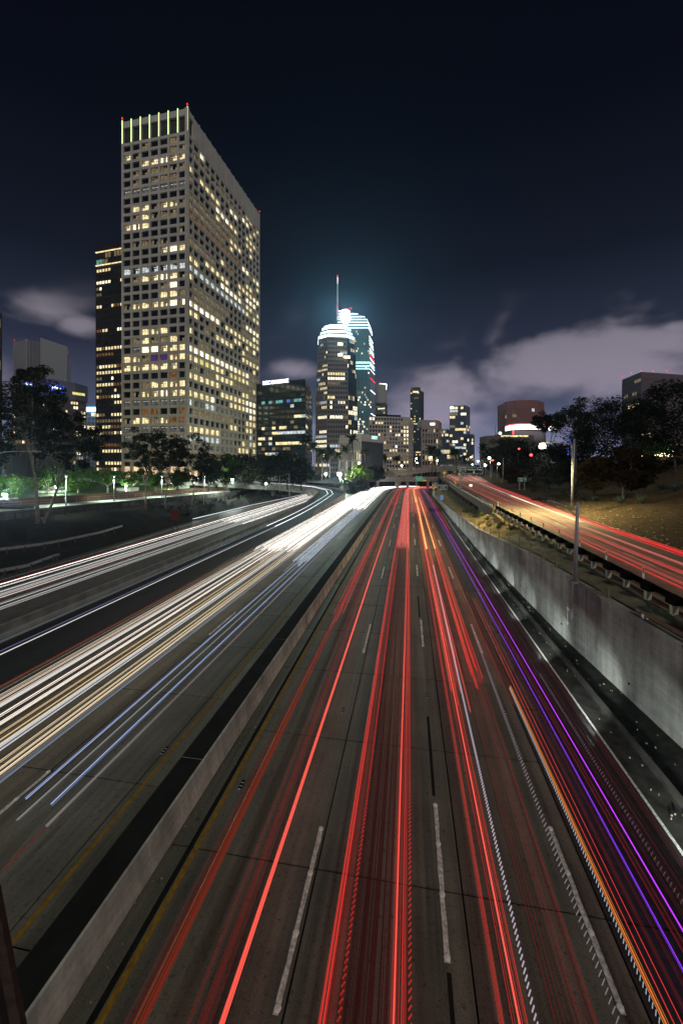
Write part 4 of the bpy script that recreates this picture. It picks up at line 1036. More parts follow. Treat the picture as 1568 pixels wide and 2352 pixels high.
A, B = atz(1122, 0, Y-6), atz(1225, 0, Y-10); C = B+Vector((2, 14, 0))
m = MB(); m.prism([(A.x, A.y+3), (atz(1133, 0, Y).x, Y-8), (B.x, B.y), (C.x, C.y), (A.x, A.y+14)], 4, ztop(1002, Y)); m.build('podium', pm('podium_grey', (.13, .12, .115), .8, var=.1), dm)
m = MB(); m.bar(at(1150, 1001.5, Y-10.4), at(1212, 1001.5, Y-10.4), .4, .7); m.build('lit_ledge', WIN['w'], dm)
m = MB(); m.bar(at(1178, 990, Y-5), at(1178, 998, Y-5), .5, .5); m.build('neon_post', MATS['neon_red'], dm)
m = MB(); p = at(1148, 995, Y-5); m.ball(tuple(p), .8, 8); m.build('roof_lamp', MATS['roof_lamp_white'], dm)
m = MB(); m.tube([at(1137, 1002, Y-6), at(1137, 979, Y-6)], .12, 5); m.build('flag_pole', M_STEEL_D, dm)
# --- right edge office
Y = 260; A, B, C = corners(1428, 1585, Y, Y+24, Y+10, 1472); zt_ = ztop(854, Y)
eo = block('hilltop_office', 'grey office block with red roof beacons rising above the right-hand trees', 'building', A, B, C, 6, zt_, pm('violet_grey_cladding', (.15, .118, .125), .6, var=.1))
facade(eo, A, B, 8, zt_-3, 9, 15, .3, 1.9, .15, MATS['violet_grey_cladding'], rcode(401, .07, 'wwdd', .5), 60)
facade(eo, B, C, 8, zt_-3, 16, 15, .3, 1.9, .15, MATS['violet_grey_cladding'], rcode(402, .06, 'wwd', .5), 120)
for px, py, dY in ((1428, 864, 24), (1449, 857, 12), (1472, 852, -1), (1499, 852, 2), (1530, 852, 4)): beacon(eo, at(px, py, Y+dY), .55)
Y = 95; A, B, C = atz(1496, 0, Y+8), atz(1560, 0, Y), atz(1620, 0, Y+10)
gh = block('garden_house', 'low pale house behind string lights on the right hilltop', 'building', A, B, C, 8, ztop(1010, Y), pm('pale_stucco', (.24, .21, .17), .85, var=.15))
facade(gh, A, B, 9, ztop(1010, Y)-.6, 4, 1, .9, .8, .15, MATS['pale_stucco'], lambda c, r: 'd1' if c != 1 else '.0', 6, skip_dark=False)

# ------------------------------------------------------------------ bridges
nbz = lambda py, Y: ztop(py, Y)
Y = 205; nb_ = thing('near_overpass', 'lower grey concrete overpass crossing the freeway', 'bridge', (atz(920, 0, Y).x, Y, 1))
a, b = atz(800, 0, Y-3), atz(1008, 0, Y+6)
u = (b-a).normalized(); v = Vector((-u.y, u.x, 0))
def deckbox(root, name, a, b, w0, w1, z0a, z1a, z0b, z1b, mat):
    m = MB(); m.hexa([(*(a+v*w0).xy, z0a), (*(b+v*w0).xy, z0b), (*(b+v*w1).xy, z0b), (*(a+v*w1).xy, z0a), (*(a+v*w0).xy, z1a), (*(b+v*w0).xy, z1b), (*(b+v*w1).xy, z1b), (*(a+v*w1).xy, z1a)]); return m.build(name, mat, root)
deckbox(nb_, 'deck', a, b, .3, 11, nbz(1106, Y), nbz(1099.5, Y), nbz(1107, Y), nbz(1100, Y), M_CONC)
deckbox(nb_, 'parapet', a, b, 0, .28, nbz(1101, Y), nbz(1094.5, Y), nbz(1102, Y), nbz(1096, Y), M_CONC)
for px in (913, 938, 985, 846, 868):
    p = atz(px, 0, Y+1.5); m = MB(); m.tube([(p.x, p.y+3, -5), (p.x, p.y+3, nbz(1105.8, Y))], .75 if px != 913 else 1.0, 10); m.build('pier', M_CONC, nb_)
m = MB(); p = at(872.5, 1090, Y); m.bar(at(872.5, 1096, Y-.3), at(872.5, 1084, Y-.3), .12, .12); m.build('post', M_POLE, nb_)
Y = 262; ub_ = thing('upper_flyover', 'higher pale concrete flyover curving over the overpass', 'bridge', (atz(960, 0, Y).x, Y, 3))
pts = [(868, 1087, Y-22), (905, 1082, Y-14), (950, 1077.5, Y-6), (1000, 1073, Y), (1050, 1070, Y+4), (1105, 1069.5, Y+8), (1165, 1069.5, Y+14)]
P = [at(px, py, yy) for px, py, yy in pts]
m = MB(); m.loft([[p+Vector((0, 0, -3.0)), p+Vector((0, -.05, -.3)), p+Vector((0, 8, -.3)), p+Vector((0, 8, -3.0))] for p in P]); m.build('deck', M_CONC, ub_)
m = MB(); m.loft([[p+Vector((0, -.4, -1.3)), p+Vector((0, -.4, .6)), p+Vector((0, -.1, .6)), p+Vector((0, -.1, -1.3))] for p in P]); m.build('parapet', M_CONC, ub_)
m = MB(); m.tube([p+Vector((0, -.25, 1.3)) for p in P], .06, 4); m.tube([p+Vector((0, -.25, 1.0)) for p in P], .05, 4); m.build('rail', M_STEEL, ub_)
for px, py, yy in ((918, 1082, Y-10), (958, 1078, Y-4), (1036, 1074, Y+4), (1078, 1072, Y+7)):
    p = at(px, py, yy); m = MB(); m.tube([(p.x, p.y+3, -5), (p.x, p.y+3, p.z-2.5)], .9, 10); m.build('pier', M_CONC_D, ub_)
# cross street between the two bridges, and the ground that carries the far city blocks
struct(strip('cross_street', [[Vector((x, 232, 2.2)), Vector((x, 247, 2.2))] for x in (20, 60, 120)], M_ASPH))
rows = [[Vector((x, y, zz)) for x in range(-900, 1300, 60)] for y, zz in ((268, -1), (300, 1), (700, 1), (2100, 1))]
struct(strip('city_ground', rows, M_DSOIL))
rows = [[Vector((-110, 130, 4.0)), Vector((-12, 141, 4.0)), Vector((2, 160, 3.0)), Vector((14, 200, 1.5))], [Vector((-110, 266, 4.0)), Vector((10, 266, 3.0)), Vector((18, 266, 2.5)), Vector((26, 266, 1.5))]]
struct(strip('terrace_ground', rows, M_DSOIL))

# ------------------------------------------------------------------ light trails: streaks drawn by passing head- and tail-lamps
def E(nm, c, s, sample=True): return em('streak_'+nm, c, s, sample)
RED, REDD, REDB, PINK, ORG, AMB = E('red', (1, .042, .033), .75), E('dim_red', (.8, .02, .018), .20, False), E('hot_red', (1, .095, .065), 1.25), E('pink', (1, .19, .15), 1.15), E('orange', (1, .26, .035), .7), E('amber', (1, .62, .16), 1.8)
WHT, WHD, TAN, BLU, PUR, MAG, GRY = E('white', (1, .95, .88), 3.2), E('soft_white', (.95, .92, .88), .8, False), E('tan', (1, .70, .36), 1.0), E('blue', (.45, .57, 1), .9), E('purple', (.30, .04, 1), 1.5), E('magenta', (.52, .035, 1), 2.0), E('grey', (.62, .68, .66), .42, False)
LIL = E('lilac', (.85, .75, .9), .5, False)
def rails(fn, s0, s1):
    q = [s0]; 
    while q[-1] < s1-1e-6: q.append(min(s1, q[-1]+(4 if q[-1] < 60 else 8 if q[-1] < 140 else 6)))
    return q
def trail(label, strands, s0, s1, fn=rp, zc=.7, group=None, seed=0, rad=.02, name='light_trail'):
    """strands: (t_start, t_end, count, material, radius) bands across the lane"""
    r = random.Random(seed); mid = strands[0]
    root = thing(name, label, 'light trail', fn(max(s0, 8), (mid[0]+mid[1])/2, zc), group)
    w1, w2, ph = r.uniform(14, 22), r.uniform(5, 8), r.uniform(0, 6.28)
    def wob(s): return .045*math.sin(s/w1+ph)+.012*math.sin(s/w2+ph*2)
    if fn is not rp: wob = lambda s: 0.0
    for t0, t1, n, mt, rd in strands:
        for k in range(n):
            t = t0+(t1-t0)*((k+.5+r.uniform(-.35, .35))/n); z = zc+r.uniform(-.22, .22) if n > 2 else zc+r.uniform(-.06, .06)
            a = s0+(r.uniform(0, 4) if n > 3 and s0 > 8 else 0); dr_ = r.uniform(-.06, .06)
            m = MB(); q = rails(fn, a, s1); slot = abs(t1-t0)/n
            if n <= 2: m.tube([fn(s, t+wob(s)+dr_*(s-a)/(s1-a), z+wob(s)*.3) for s in q], rd*.62, 4, caps=True)
            for _ in range(3 if n > 2 else 2):      # a streak is a few fine filaments, one for each point of the lamp
                o_ = r.uniform(-.5, .5)*slot if n > 2 else r.choice((-1, 1))*rd*r.uniform(.8, 1.3); zz = z+r.uniform(-.05, .05)
                m.tube([fn(s, t+o_+wob(s)+dr_*(s-a)/(s1-a), zz+wob(s)*.3) for s in q], rd*.25*r.uniform(.6, 1.4), 3, caps=False)
            m.build('streak', mt, root)
    return root
TM = lambda mm, h=9.7: mm*h*CA      # image slope to metres across, at lamp height
FAR = 268
trail('soft orange-brown tail-lamp trail nearest the yellow line', [(TM(-.50), TM(-.455), 4, REDD, .022), (TM(-.49), TM(-.468), 2, E('rust', (.8, .14, .05), .16, False), .04)], 2, FAR, seed=1)
trail('brighter red tail-lamp trail crowding the yellow line farther off', [(TM(-.50), TM(-.45), 6, RED, .022)], 22, FAR, seed=2)
trail('bold orange-red tail-lamp trail in the leftmost lane', [(TM(-.34), TM(-.328), 2, REDB, .020), (TM(-.40), TM(-.35), 4, REDD, .018)], 2, FAR, seed=3)
trail('wide red tail-lamp trail left of the middle lane with beaded edge', [(TM(-.166), TM(-.15), 4, RED, .018), (TM(-.15), TM(-.125), 4, REDD, .020)], 2, FAR, seed=4)
trail('dense red tail-lamp trail along the middle of the second lane', [(TM(-.030), TM(.002), 5, RED, .016), (TM(-.028), TM(-.02), 1, REDB, .016)], 2, FAR, seed=5)
trail('faint dull red haze of trails between two red trails of the second lane', [(TM(-.115), TM(-.035), 9, E('ember', (.5, .03, .05), .045, False), .035)], 2, 120, seed=6)
trail('block of pink tail-lamp trails starting abruptly in the second lane', [(TM(-.15), TM(.0), 34, PINK, .022)], 46, FAR, seed=7)
trail('ruled bundle of fine red trails left in the third lane', [(TM(.155), TM(.205), 5, RED, .013), (TM(.19), TM(.2), 1, REDB, .02)], 2, FAR, seed=8)
trail('bright red trails at the left of the third lane ending midway', [(TM(.185), TM(.25), 8, REDB, .016)], 16, FAR, seed=9)
trail('red trails at the right of the third lane ending midway', [(TM(.295), TM(.345), 9, RED, .022)], 16.5, FAR, seed=10)
trail('thin sparse red trails at the right of the third lane near the camera', [(TM(.26), TM(.35), 6, REDD, .014)], 2, 40, seed=11)
trail('yellow-orange turn-signal trails inside the third lane', [(TM(.20), TM(.215), 2, AMB, .03), (TM(.30), TM(.312), 2, AMB, .025)], 47, 120, seed=12)
trail('distant amber lamp trails in the third lane', [(TM(.17), TM(.19), 2, AMB, .03), (TM(.05), TM(.3), 3, AMB, .02)], 105, FAR, seed=13)
trail('orange side-lamp trail on the edge of the exit lane', [(TM(.460), TM(.468), 1, ORG, .026)], 2, 18.5, seed=14)
trail('thin red trails just right of the orange trail', [(TM(.475), TM(.50), 2, RED, .010), (TM(.505), TM(.535), 3, REDD, .008)], 2, 30, seed=15)
trail('wide faint red trails in the exit lane', [(TM(.38), TM(.47), 7, REDD, .016)], 17, FAR, seed=16)
trail('pair of vivid purple underglow trails in the exit lane', [(TM(.596), TM(.606), 1, MAG, .011), (TM(.545), TM(.555), 1, PUR, .010)], 2, FAR, zc=.42, seed=17)
trail('dull red shimmer beside the purple trails', [(TM(.60), TM(.70), 8, E('ember2', (.6, .02, .03), .07, False), .02), (TM(.55), TM(.58), 2, REDD, .012)], 2, 60, seed=18)
trail('red trails outside the purple trails far down the exit lane', [(TM(.58), TM(.66), 5, RED, .022)], 60, FAR, seed=19)
trail('distant red trails filling the first lane', [(TM(-.50), TM(-.30), 10, RED, .02)], 95, FAR, seed=20)
trail('distant pink trails between second and third lanes', [(TM(-.02), TM(.40), 30, PINK, .02)], 80, FAR, seed=21)
def beads(label, mm, mt, s0, s1, step, dt, ln, z=.55, w=.05, drift=0.0, hh=9.85):
    root = thing('beaded_trail', label, 'light trail', rp(10, TM(mm, hh), z)); m = MB(); s = s0
    while s < s1:
        t = TM(mm, hh)+drift*(s-s0); ww = w*min(1.6, .6+s/30)
        m.bar(rp(s, t-dt, z), rp(s+ln, t+dt, z+.03), ww, .03); s += step*(1+s*.012)
    stuff(m.build('flicker', mt, root)); return root
for k in range(15):      # the headlamps of the cars that drew the exit-lane trails, shining along the wall
    ld = bpy.data.lights.new('headlamp', 'SPOT'); ld.energy = 2600; ld.spot_size = math.radians(30); ld.spot_blend = .75; ld.shadow_soft_size = .12; ld.color = (.90, 1.0, .95)
    lo = bpy.data.objects.new('headlamp', ld); COL.objects.link(lo); s_ = 4+5.5*k; lo.location = rp(s_, 6.2, .62)
    lo.rotation_euler = (rp(s_+9, wt(s_+9)+.6, .30)-rp(s_, 6.2, .62)).to_track_quat('-Z', 'Y').to_euler()
beads('white-lilac dashed flicker trail running up the third lane', .226, LIL, 4, 40, .10, .028, .075, w=.02, drift=.004)
beads('slanted lilac flicker trail near the third lane line', .372, E('lilac_dim', (.8, .75, .85), .22, False), 4, 24, .12, .045, .09, w=.010, drift=.006)
beads('blue-white dashed flicker trail hugging the orange trail', .449, E('ice', (.7, .9, 1), .45, False), 4, 18.5, .09, .02, .06, w=.015)
beads('grey slanted flicker trail right of the purple trails', .622, E('lilac_grey', (.6, .6, .75), .15, False), 4, 20, .11, .04, .07, w=.008)
beads('red beaded flicker along the second lane trail', -.126, E('bead_red', (1, .05, .04), .4, False), 4, 40, .11, .03, .06, w=.018)
beads('red beaded flicker along the right edge of the middle red trail', .002, MATS['streak_bead_red'], 4, 40, .11, .03, .06, w=.018)
# oncoming carriageway
trail('thin red-orange trail edging the oncoming lanes', [(TM(-1.85), TM(-1.84), 1, E('rust_edge', (1, .16, .04), .5), .012)], 2, 230, seed=30)
trail('pale pinkish headlamp trails packing the outer oncoming lanes', [(TM(-1.78), TM(-1.50), 9, E('blush', (1, .86, .76), 1.2), .018), (TM(-1.5), TM(-1.28), 6, WHD, .018)], 36, FAR, seed=41)
trail('tan and white headlamp trails in the outermost oncoming lane', [(TM(-1.77), TM(-1.72), 4, E('peach', (1, .80, .62), 1.0), .030), (TM(-1.70), TM(-1.68), 2, WHD, .034)], 2, FAR, seed=31)
trail('cream headlamp trail along the outer oncoming lane', [(TM(-1.635), TM(-1.60), 3, E('cream', (1, .88, .76), 1.5), .036), (TM(-1.64), TM(-1.63), 1, E('mauve', (.55, .35, .4), .5, False), .03)], 2, FAR, seed=32)
trail('grey-white and tan twin headlamp trail in the middle oncoming lane', [(TM(-1.515), TM(-1.485), 3, TAN, .036), (TM(-1.465), TM(-1.445), 3, E('silver', (.9, .92, .95), .8), .036)], 2, FAR, seed=33)
trail('thick tan headlamp trail in the middle oncoming lane', [(TM(-1.355), TM(-1.325), 4, E('gold', (1, .78, .50), 1.15), .036), (TM(-1.31), TM(-1.285), 3, E('steel_blue', (.5, .58, .75), .4, False), .025)], 2, FAR, seed=34)
trail('pair of blue headlamp trails that start in the inner oncoming lane', [(TM(-1.15), TM(-1.14), 1, BLU, .026), (TM(-1.062), TM(-1.052), 1, BLU, .023)], 9.9, FAR, seed=35)
trail('pair of pale grey fog-lamp trails just below the blue trails', [(TM(-1.13), TM(-1.12), 1, GRY, .03), (TM(-1.03), TM(-1.02), 1, GRY, .03)], 9.4, FAR, zc=.5, seed=36)
trail('faint thin red trail beside the pale grey trails', [(TM(-1.0), TM(-.99), 1, REDD, .012)], 8, 120, seed=37)
trail('blazing white headlamp trails merging in the outer oncoming lanes far off', [(TM(-1.82), TM(-1.30), 34, WHT, .022)], 42, FAR, seed=38)
trail('blue-white headlamp trails bunching in the inner oncoming lane', [(TM(-1.20), TM(-1.04), 8, E('blue_white', (.75, .85, 1), 1.6), .02)], 36, FAR, seed=39)
trail('solid white headlamp glare on the distant oncoming lanes', [(TM(-1.70), TM(-.98), 30, WHT, .035)], 85, FAR, seed=40)
# ramp lane
def rpf(u, o, z): return ramp_pt(u, o, z)
trail('pair of crisp white headlamp trails sweeping round the ramp', [(.55, .65, 2, E('crisp', (.92, .95, 1), 2.0), .03), (-.85, -.75, 2, MATS['streak_crisp'], .03)], 60, 172, rpf, seed=50)
trail('thin white headlamp trail along the dark ramp lane near the camera', [(.6, .7, 1, WHD, .03), (.45, .5, 1, E('violet', (.3, .3, .6), .5, False), .02), (-1.25, -1.0, 4, E('smoke', (.55, .6, .62), .16, False), .04)], 2, 64, rpf, seed=51)
# collector road
cp = lambda s, t, z: sp(s, t-max(0, s-70)*.0-(max(0, 60-s))*0, z)
trail('white headlamp trails nearest the barrier on the far-left road', [(-28.4, -27.2, 3, WHD, .04), (-29.6, -28.6, 3, E('pale_pink', (1, .8, .75), .9), .03)], 5, 160, cp, seed=60)
trail('grey and white trails in the middle of the far-left road', [(-31.2, -29.9, 5, GRY, .04), (-31.0, -30.0, 2, WHD, .03)], 5, 160, cp, seed=61)
trail('white and red trails at the outer edge of the far-left road', [(-32.6, -31.8, 3, WHT, .024), (-32.9, -32.6, 2, RED, .022)], 5, 160, cp, seed=62)
trail('bright white trails farther along the far-left road', [(-32.0, -26.5, 12, WHT, .022)], 62, 160, cp, seed=63)
cq = lambda s, t, z: sp(s, lerp_tab([(60, -38.4), (90, -37.4), (130, -33.5), (170, -32)], s)+t, z)
trail('lone blue-white trail of a car joining the far-left road', [(-.05, .05, 1, E('join', (.75, .85, 1), 1.6), .04), (.5, .55, 1, WHD, .03)], 66, 160, cq, seed=64)
# upper road
up = lambda s, f, z: sp(s, rl(s)+(rr(s)-rl(s))*f, ZR+z)
trail('broad rosy tail-lamp trails on the inner lane of the upper road', [(.12, .34, 6, E('rose', (1, .17, .13), .5), .020), (.11, .13, 2, RED, .022)], 4, 215, up, seed=70)
trail('red tail-lamp trails along the middle of the upper road', [(.47, .49, 1, PINK, .022), (.36, .40, 2, RED, .018)], 4, 215, up, seed=71)
trail('pale yellow lamp trail on the outer lane of the upper road', [(.63, .65, 2, E('butter', (1, .75, .40), 1.8), .035)], 42, 75, up, seed=72)
trail('strong red tail-lamp trails at the outer edge of the upper road', [(.67, .71, 3, E('strong_red', (1, .02, .03), 1.4), .026), (.80, .82, 2, RED, .022)], 4, 215, up, seed=73)
trail('bright pink-white glare of trails where the upper road meets the flyover', [(.1, .9, 16, E('glare', (1, .45, .35), 2.0), .03)], 135, 225, up, seed=74)
trail('white wobbling headlamp trace on the upper road', [(.52, .56, 2, WHD, .022)], 40, 120, up, seed=75, zc=.9)
trail('distant red crossing trails under the flyover', [(-.5, .5, 5, RED, .05)], 0, 80, lambda s, t, z: Vector((28+s, 240+t*4, 2.2+z)), seed=76)

# ------------------------------------------------------------------ plants
def leaf_cloud(m, r, c, rad, n, size, mi=0, flat=.7):
    for _ in range(n):
        while True:
            d = Vector((r.uniform(-1, 1), r.uniform(-1, 1), r.uniform(-1, 1)))
            if d.length_squared <= 1: break
        p = Vector(c)+Vector((d.x*rad, d.y*rad, d.z*rad*flat)); a = Vector((r.gauss(0, 1), r.gauss(0, 1), r.gauss(0, .6))).normalized(); b = a.cross(Vector((r.gauss(0, 1), r.gauss(0, 1), r.gauss(0, 1)))).normalized()
        s = size*r.uniform(.6, 1.4); m.quad(p-a*s-b*s*.08, p+b*s*.42, p+a*s+b*s*.08, p-b*s*.42, mi)
TREE_LABELS = []
def tree(name, label, base, top, crown_c, rx, rz_, leaf, bark=M_BARKD, clumps=34, per=70, size=.16, trunk=.2, seed=0, lean=0, group='trees', forks=5, cr=None, flat=.7, gap=0.0):
    """trunk with limbs running to leaf clumps spread through the crown"""
    r = random.Random(seed); base = Vector(base); cc = Vector(crown_c)
    root = thing(name, label, 'tree', tuple(base), group)
    cs = []
    for k in range(clumps):
        while True:
            d = Vector((r.uniform(-1, 1), r.uniform(-1, 1), r.uniform(-1, 1)))
            if gap < d.length <= 1: break
        cs.append(cc+Vector((d.x*rx, d.y*rx, d.z*rz_)))
    tm = MB(); fork = base+(cc-base)*.5+Vector((0, 0, -rz_*.25)); 
    k1 = base+(fork-base)*.5+Vector((r.uniform(-.2, .2), 0, 0))
    tm.tube([base-Vector((0, 0, .3)), base+(k1-base)*.15, k1, fork], [trunk*1.35, trunk, trunk*.85, trunk*.65], 7)
    limbs = []
    for k in range(forks):
        tgt = cs[k*len(cs)//forks]; mid = fork+(tgt-fork)*.55+Vector((r.uniform(-.4, .4), r.uniform(-.4, .4), rz_*.12)); tm.tube([fork, mid, tgt], [trunk*.5, trunk*.3, trunk*.1], 5); limbs.append(mid)
    for k, c in enumerate(cs):
        if k % 2 == 0:
            s_ = min(limbs, key=lambda q: (q-c).length); tm.tube([s_, s_+(c-s_)*.5+Vector((0, 0, .1)), c], [trunk*.16, trunk*.11, trunk*.05], 4, caps=False)
    tm.build('trunk', bark, root, True)
    lm = MB(); R_ = cr or min(rx, rz_)*.42
    for c in cs: leaf_cloud(lm, r, c, R_*r.uniform(.6, 1.25), int(per*1.5*r.uniform(.4, 1.5)), size*1.35, 0, flat)
    lm.build('crown', leaf, root); return root
def emb_z(X, Y):
    s = X*SA+Y*CA; t = X*CA-Y*SA; e = lerp_tab(cl_l, s); f = max(0, min(1, (t-e)/(-53.2-e))); return (zt(s)-1.1)*f**.9
def ptree(name, label, bx, by_, Y, cx_, cy_, rxp, rzp, leaf, zbase=None, **kw):
    b = at(bx, by_, Y) if zbase is None else atz(bx, zbase, Y); s = Y/F
    return tree(name, label, b, None, at(cx_, cy_, Y), rxp*s, rzp*s, leaf, **kw)
eg = 'eucalyptus trees along the left embankment'
def emb(px, Y): X = (px-CX)/F*Y; return emb_z(X, Y)
ptree('eucalyptus_tree', 'tall open eucalyptus with forked upright trunk at the far left of the embankment', 87, 1198, 54, 72, 925, 66, 92, M_LEAF, bark=M_BARK, clumps=105, per=85, size=.13, trunk=.26, seed=2, cr=.95, forks=6, group=eg)
ptree('eucalyptus_tree', 'eucalyptus leaning right from beside the tallest trunk, drooping dark crown', 99, 1202, 55, 165, 1010, 74, 66, M_LEAFD, bark=M_BARK, clumps=95, per=85, size=.13, trunk=.20, seed=3, cr=.85, forks=6, group=eg)
ptree('eucalyptus_tree', 'dark eucalyptus cut off by the left border', -25, 1200, 56, -8, 1010, 40, 75, M_LEAFD, bark=M_BARK, clumps=60, per=90, size=.13, trunk=.2, seed=4, cr=.8, group=eg)
ptree('eucalyptus_tree', 'slim eucalyptus in front of the left corner of the pale tower', 334, 1169, 74, 335, 1035, 48, 58, M_LEAF, bark=M_BARK, clumps=56, per=80, size=.15, trunk=.16, seed=5, cr=.85, group=eg)
ptree('eucalyptus_tree', 'slim eucalyptus with pale straight trunk before the tower corner pier', 379, 1165, 77, 392, 1045, 40, 54, M_LEAF, bark=M_BARK, clumps=48, per=75, size=.15, trunk=.15, seed=6, cr=.85, group=eg)
ptree('eucalyptus_tree', 'loose eucalyptus with thick forked trunk before the right face of the tower', 440, 1158, 82, 450, 1052, 44, 54, M_LEAF, bark=M_BARK, clumps=52, per=75, size=.16, trunk=.18, seed=7, cr=.9, group=eg)
ptree('eucalyptus_tree', 'small spindly eucalyptus above the joining lane', 515, 1150, 90, 515, 1085, 30, 38, M_LEAF, bark=M_BARK, clumps=30, per=60, size=.16, trunk=.11, seed=8, cr=.8, group=eg)
pk = 'round clipped trees in the park'
for i, (px, cy_, rxp, rzp, Y, lab) in enumerate(((8, 1112, 55, 30, 69, 'brightly lit green round tree beside the park lamp'), (112, 1098, 34, 28, 84, 'round green park tree behind the two leaning trunks'), (180, 1096, 36, 30, 86, 'shaded round park tree right of the leaning trunk'), (247, 1095, 33, 19, 88, 'flat topped park tree with many bare stems'), (304, 1097, 30, 18, 90, 'dense umbrella shaped park tree left of the tower door'), (358, 1098, 24, 17, 93, 'round park tree before the lit lobby'), (407, 1100, 24, 16, 98, 'smallest round park tree near the lobby columns'))):
    zb = 4.4; Yq = Y; tree('park_tree', lab, atz(px, zb, Yq), None, at(px, cy_, Yq), rxp*Yq/F, rzp*Yq/F, M_LEAFG if i in (0, 1, 4) else M_LEAFG, bark=M_BARK, clumps=40, per=85, size=.13, trunk=.22, seed=20+i, group=pk, forks=7, cr=min(rxp, rzp)*Yq/F*.5)
dn = 'dense trees beyond the ramp'
for i, (px, cy_, rxp, rzp, Y, lab) in enumerate(((478, 1082, 30, 28, 112, 'dense dark tree left of the lit plaza lamps'), (520, 1075, 34, 30, 118, 'floodlit spreading tree beside the plaza lamp'), (562, 1078, 36, 34, 120, 'dark tree right of the floodlit tree'), (612, 1075, 44, 36, 116, 'broad dark tree behind the globe lamp'), (660, 1075, 42, 38, 122, 'tall dark tree at the foot of the black bank block'), (692, 1085, 26, 28, 118, 'bushy dark tree before the ramp bend'), (815, 1117, 32, 22, 150, 'rounded dark shrub tree inside the ramp bend, largest there'), (826, 1086, 30, 15, 156, 'bright yellow-green lit tree above the dark shrub tree'), (862, 1088, 24, 16, 165, 'dark shrub tree beside the overpass end'))):
    zb = 3.0 if px < 700 else 1.0
    tree('leafy_tree', lab, atz(px, zb, Y), None, at(px, cy_, Y), rxp*Y/F, rzp*Y/F, M_LEAFY if i == 7 else M_LEAFG if i == 1 else M_LEAFD if i not in (6,) else M_LEAF, clumps=44, per=80, size=.24, trunk=.25, seed=40+i, group=dn, cr=min(rxp, rzp)*Y/F*.5)
hl = 'trees on the right hillside'
HT = ((1260, 968, 32, 24, 120, M_LEAFD, 'rounded dark tree above the glowing canopy'), (1322, 968, 40, 52, 84, M_LEAF, 'tall pale-stemmed eucalyptus behind the tall lamp pole'), (1392, 965, 58, 52, 92, M_LEAF, 'broad grey-green tree right of the tall eucalyptus'), (1452, 975, 56, 62, 86, M_LEAF, 'wispy grey tree below the hilltop office'), (1548, 950, 76, 90, 62, M_LEAFD, 'huge dark tree at the right border'), (1350, 1040, 55, 50, 86, M_LEAFD, 'dense black-green tree between pole and brown tree'), (1432, 1075, 68, 46, 56, M_LEAFB, 'brown-leaved tree with a slim bare trunk on the mulch slope'), (1362, 1090, 34, 34, 64, M_LEAFO, 'smaller golden-leaved tree left of the brown tree'), (1180, 1045, 44, 40, 150, M_LEAFD, 'dark tree mass left of the bright mast lamp'), (1140, 1048, 26, 40, 165, M_LEAFD, 'narrow dark tree beside the twin palms'), (1228, 1062, 42, 42, 128, M_LEAFD, 'dark tree behind the bright mast lamp'), (1172, 1092, 22, 22, 120, M_LEAFB, 'low golden tree behind the green hill sign'), (1505, 1035, 46, 28, 88, M_LEAFG, 'spreading green tree hung with string lights'), (1500, 1090, 70, 40, 72, M_LEAFD, 'dark low tree under the string lights'), (1270, 1060, 40, 40, 110, M_LEAFD, 'dark tree right of the mast lamp'), (1300, 1085, 34, 30, 96, M_LEAFD, 'dark shrubby tree at the foot of the tall lamp pole'))
for i, (px, cy_, rxp, rzp, Y, lf, lab) in enumerate(HT):
    tpx = px if i != 6 else 1430
    tree('hillside_tree', lab, hill_at(tpx, Y, -.1), None, at(px, cy_, Y), rxp*Y/F, rzp*Y/F, lf, bark=M_BARK if i in (1, 2, 6) else M_BARKD, clumps=52 if rxp > 40 else 36, per=95, size=.17 if Y < 100 else .24, trunk=.2, seed=60+i, group=hl, cr=min(rxp, rzp)*Y/F*.42)
# shrubs on the far slope, grass tufts
rnd = random.Random(77); sh = MB()
for k in range(70):
    px = rnd.uniform(1195, 1340); Y = rnd.uniform(78, 130); p = hill_at(px, Y, .4); leaf_cloud(sh, rnd, p, rnd.uniform(.6, 1.2), 70, .16)
stuff(sh.build('undergrowth', M_LEAFD))
sh = MB()
for k in range(150):
    s = rnd.uniform(70, 140); t = rnd.uniform(-50, lerp_tab(cl_l, s)-1.0); p = sp(s, t, 0); e = lerp_tab(cl_l, s); f = (t-e)/(-53.2-e); p.z = (zt(s)-1.1)*max(0, f)**.9+.3; leaf_cloud(sh, rnd, p, rnd.uniform(.4, .9), 40, .14)
stuff(sh.build('groundcover', M_LEAFD))
TUFT = ['dry grass tuft on the bank %s' % q for q in ('below the end of the guard rail', 'left of the abutment corner', 'by the third fence post from the lamp pole', 'just under the abutment wall', 'beside the wall top before the abutment', 'half way up the soil below the viaduct', 'high on the soil just before the guard rail end', 'along the wall top below the viaduct', 'lowest up against the guard rail shadow', 'farthest along the bank toward the blue board')]
tuft_pts = [(50, .30), (54, .45), (46, .35), (58, .5), (62, .35), (66, .55), (43, .55), (70, .3), (48, .65), (75, .45)]
for i, (s, f) in enumerate(tuft_pts):
    m = MB(); p = rp(s, wt(s)+.35+(rl(s)-.2-wt(s)-.35)*f, bank_z(s, f)); r = random.Random(i)
    for k in range(60):
        a = r.uniform(0, 6.28); d = Vector((math.cos(a), math.sin(a), 0)); b = p+d*r.uniform(0, .45); tip = b+d*r.uniform(.1, .4)+Vector((0, 0, r.uniform(.25, .65))); sd_ = Vector((-d.y, d.x, 0))*.03; m.quad(b-sd_, b+sd_, tip+sd_*.2, tip-sd_*.2)
    tag(m.build('grass_tuft', M_GRASS), TUFT[i], 'grass tuft', 'grass tufts on the bank')
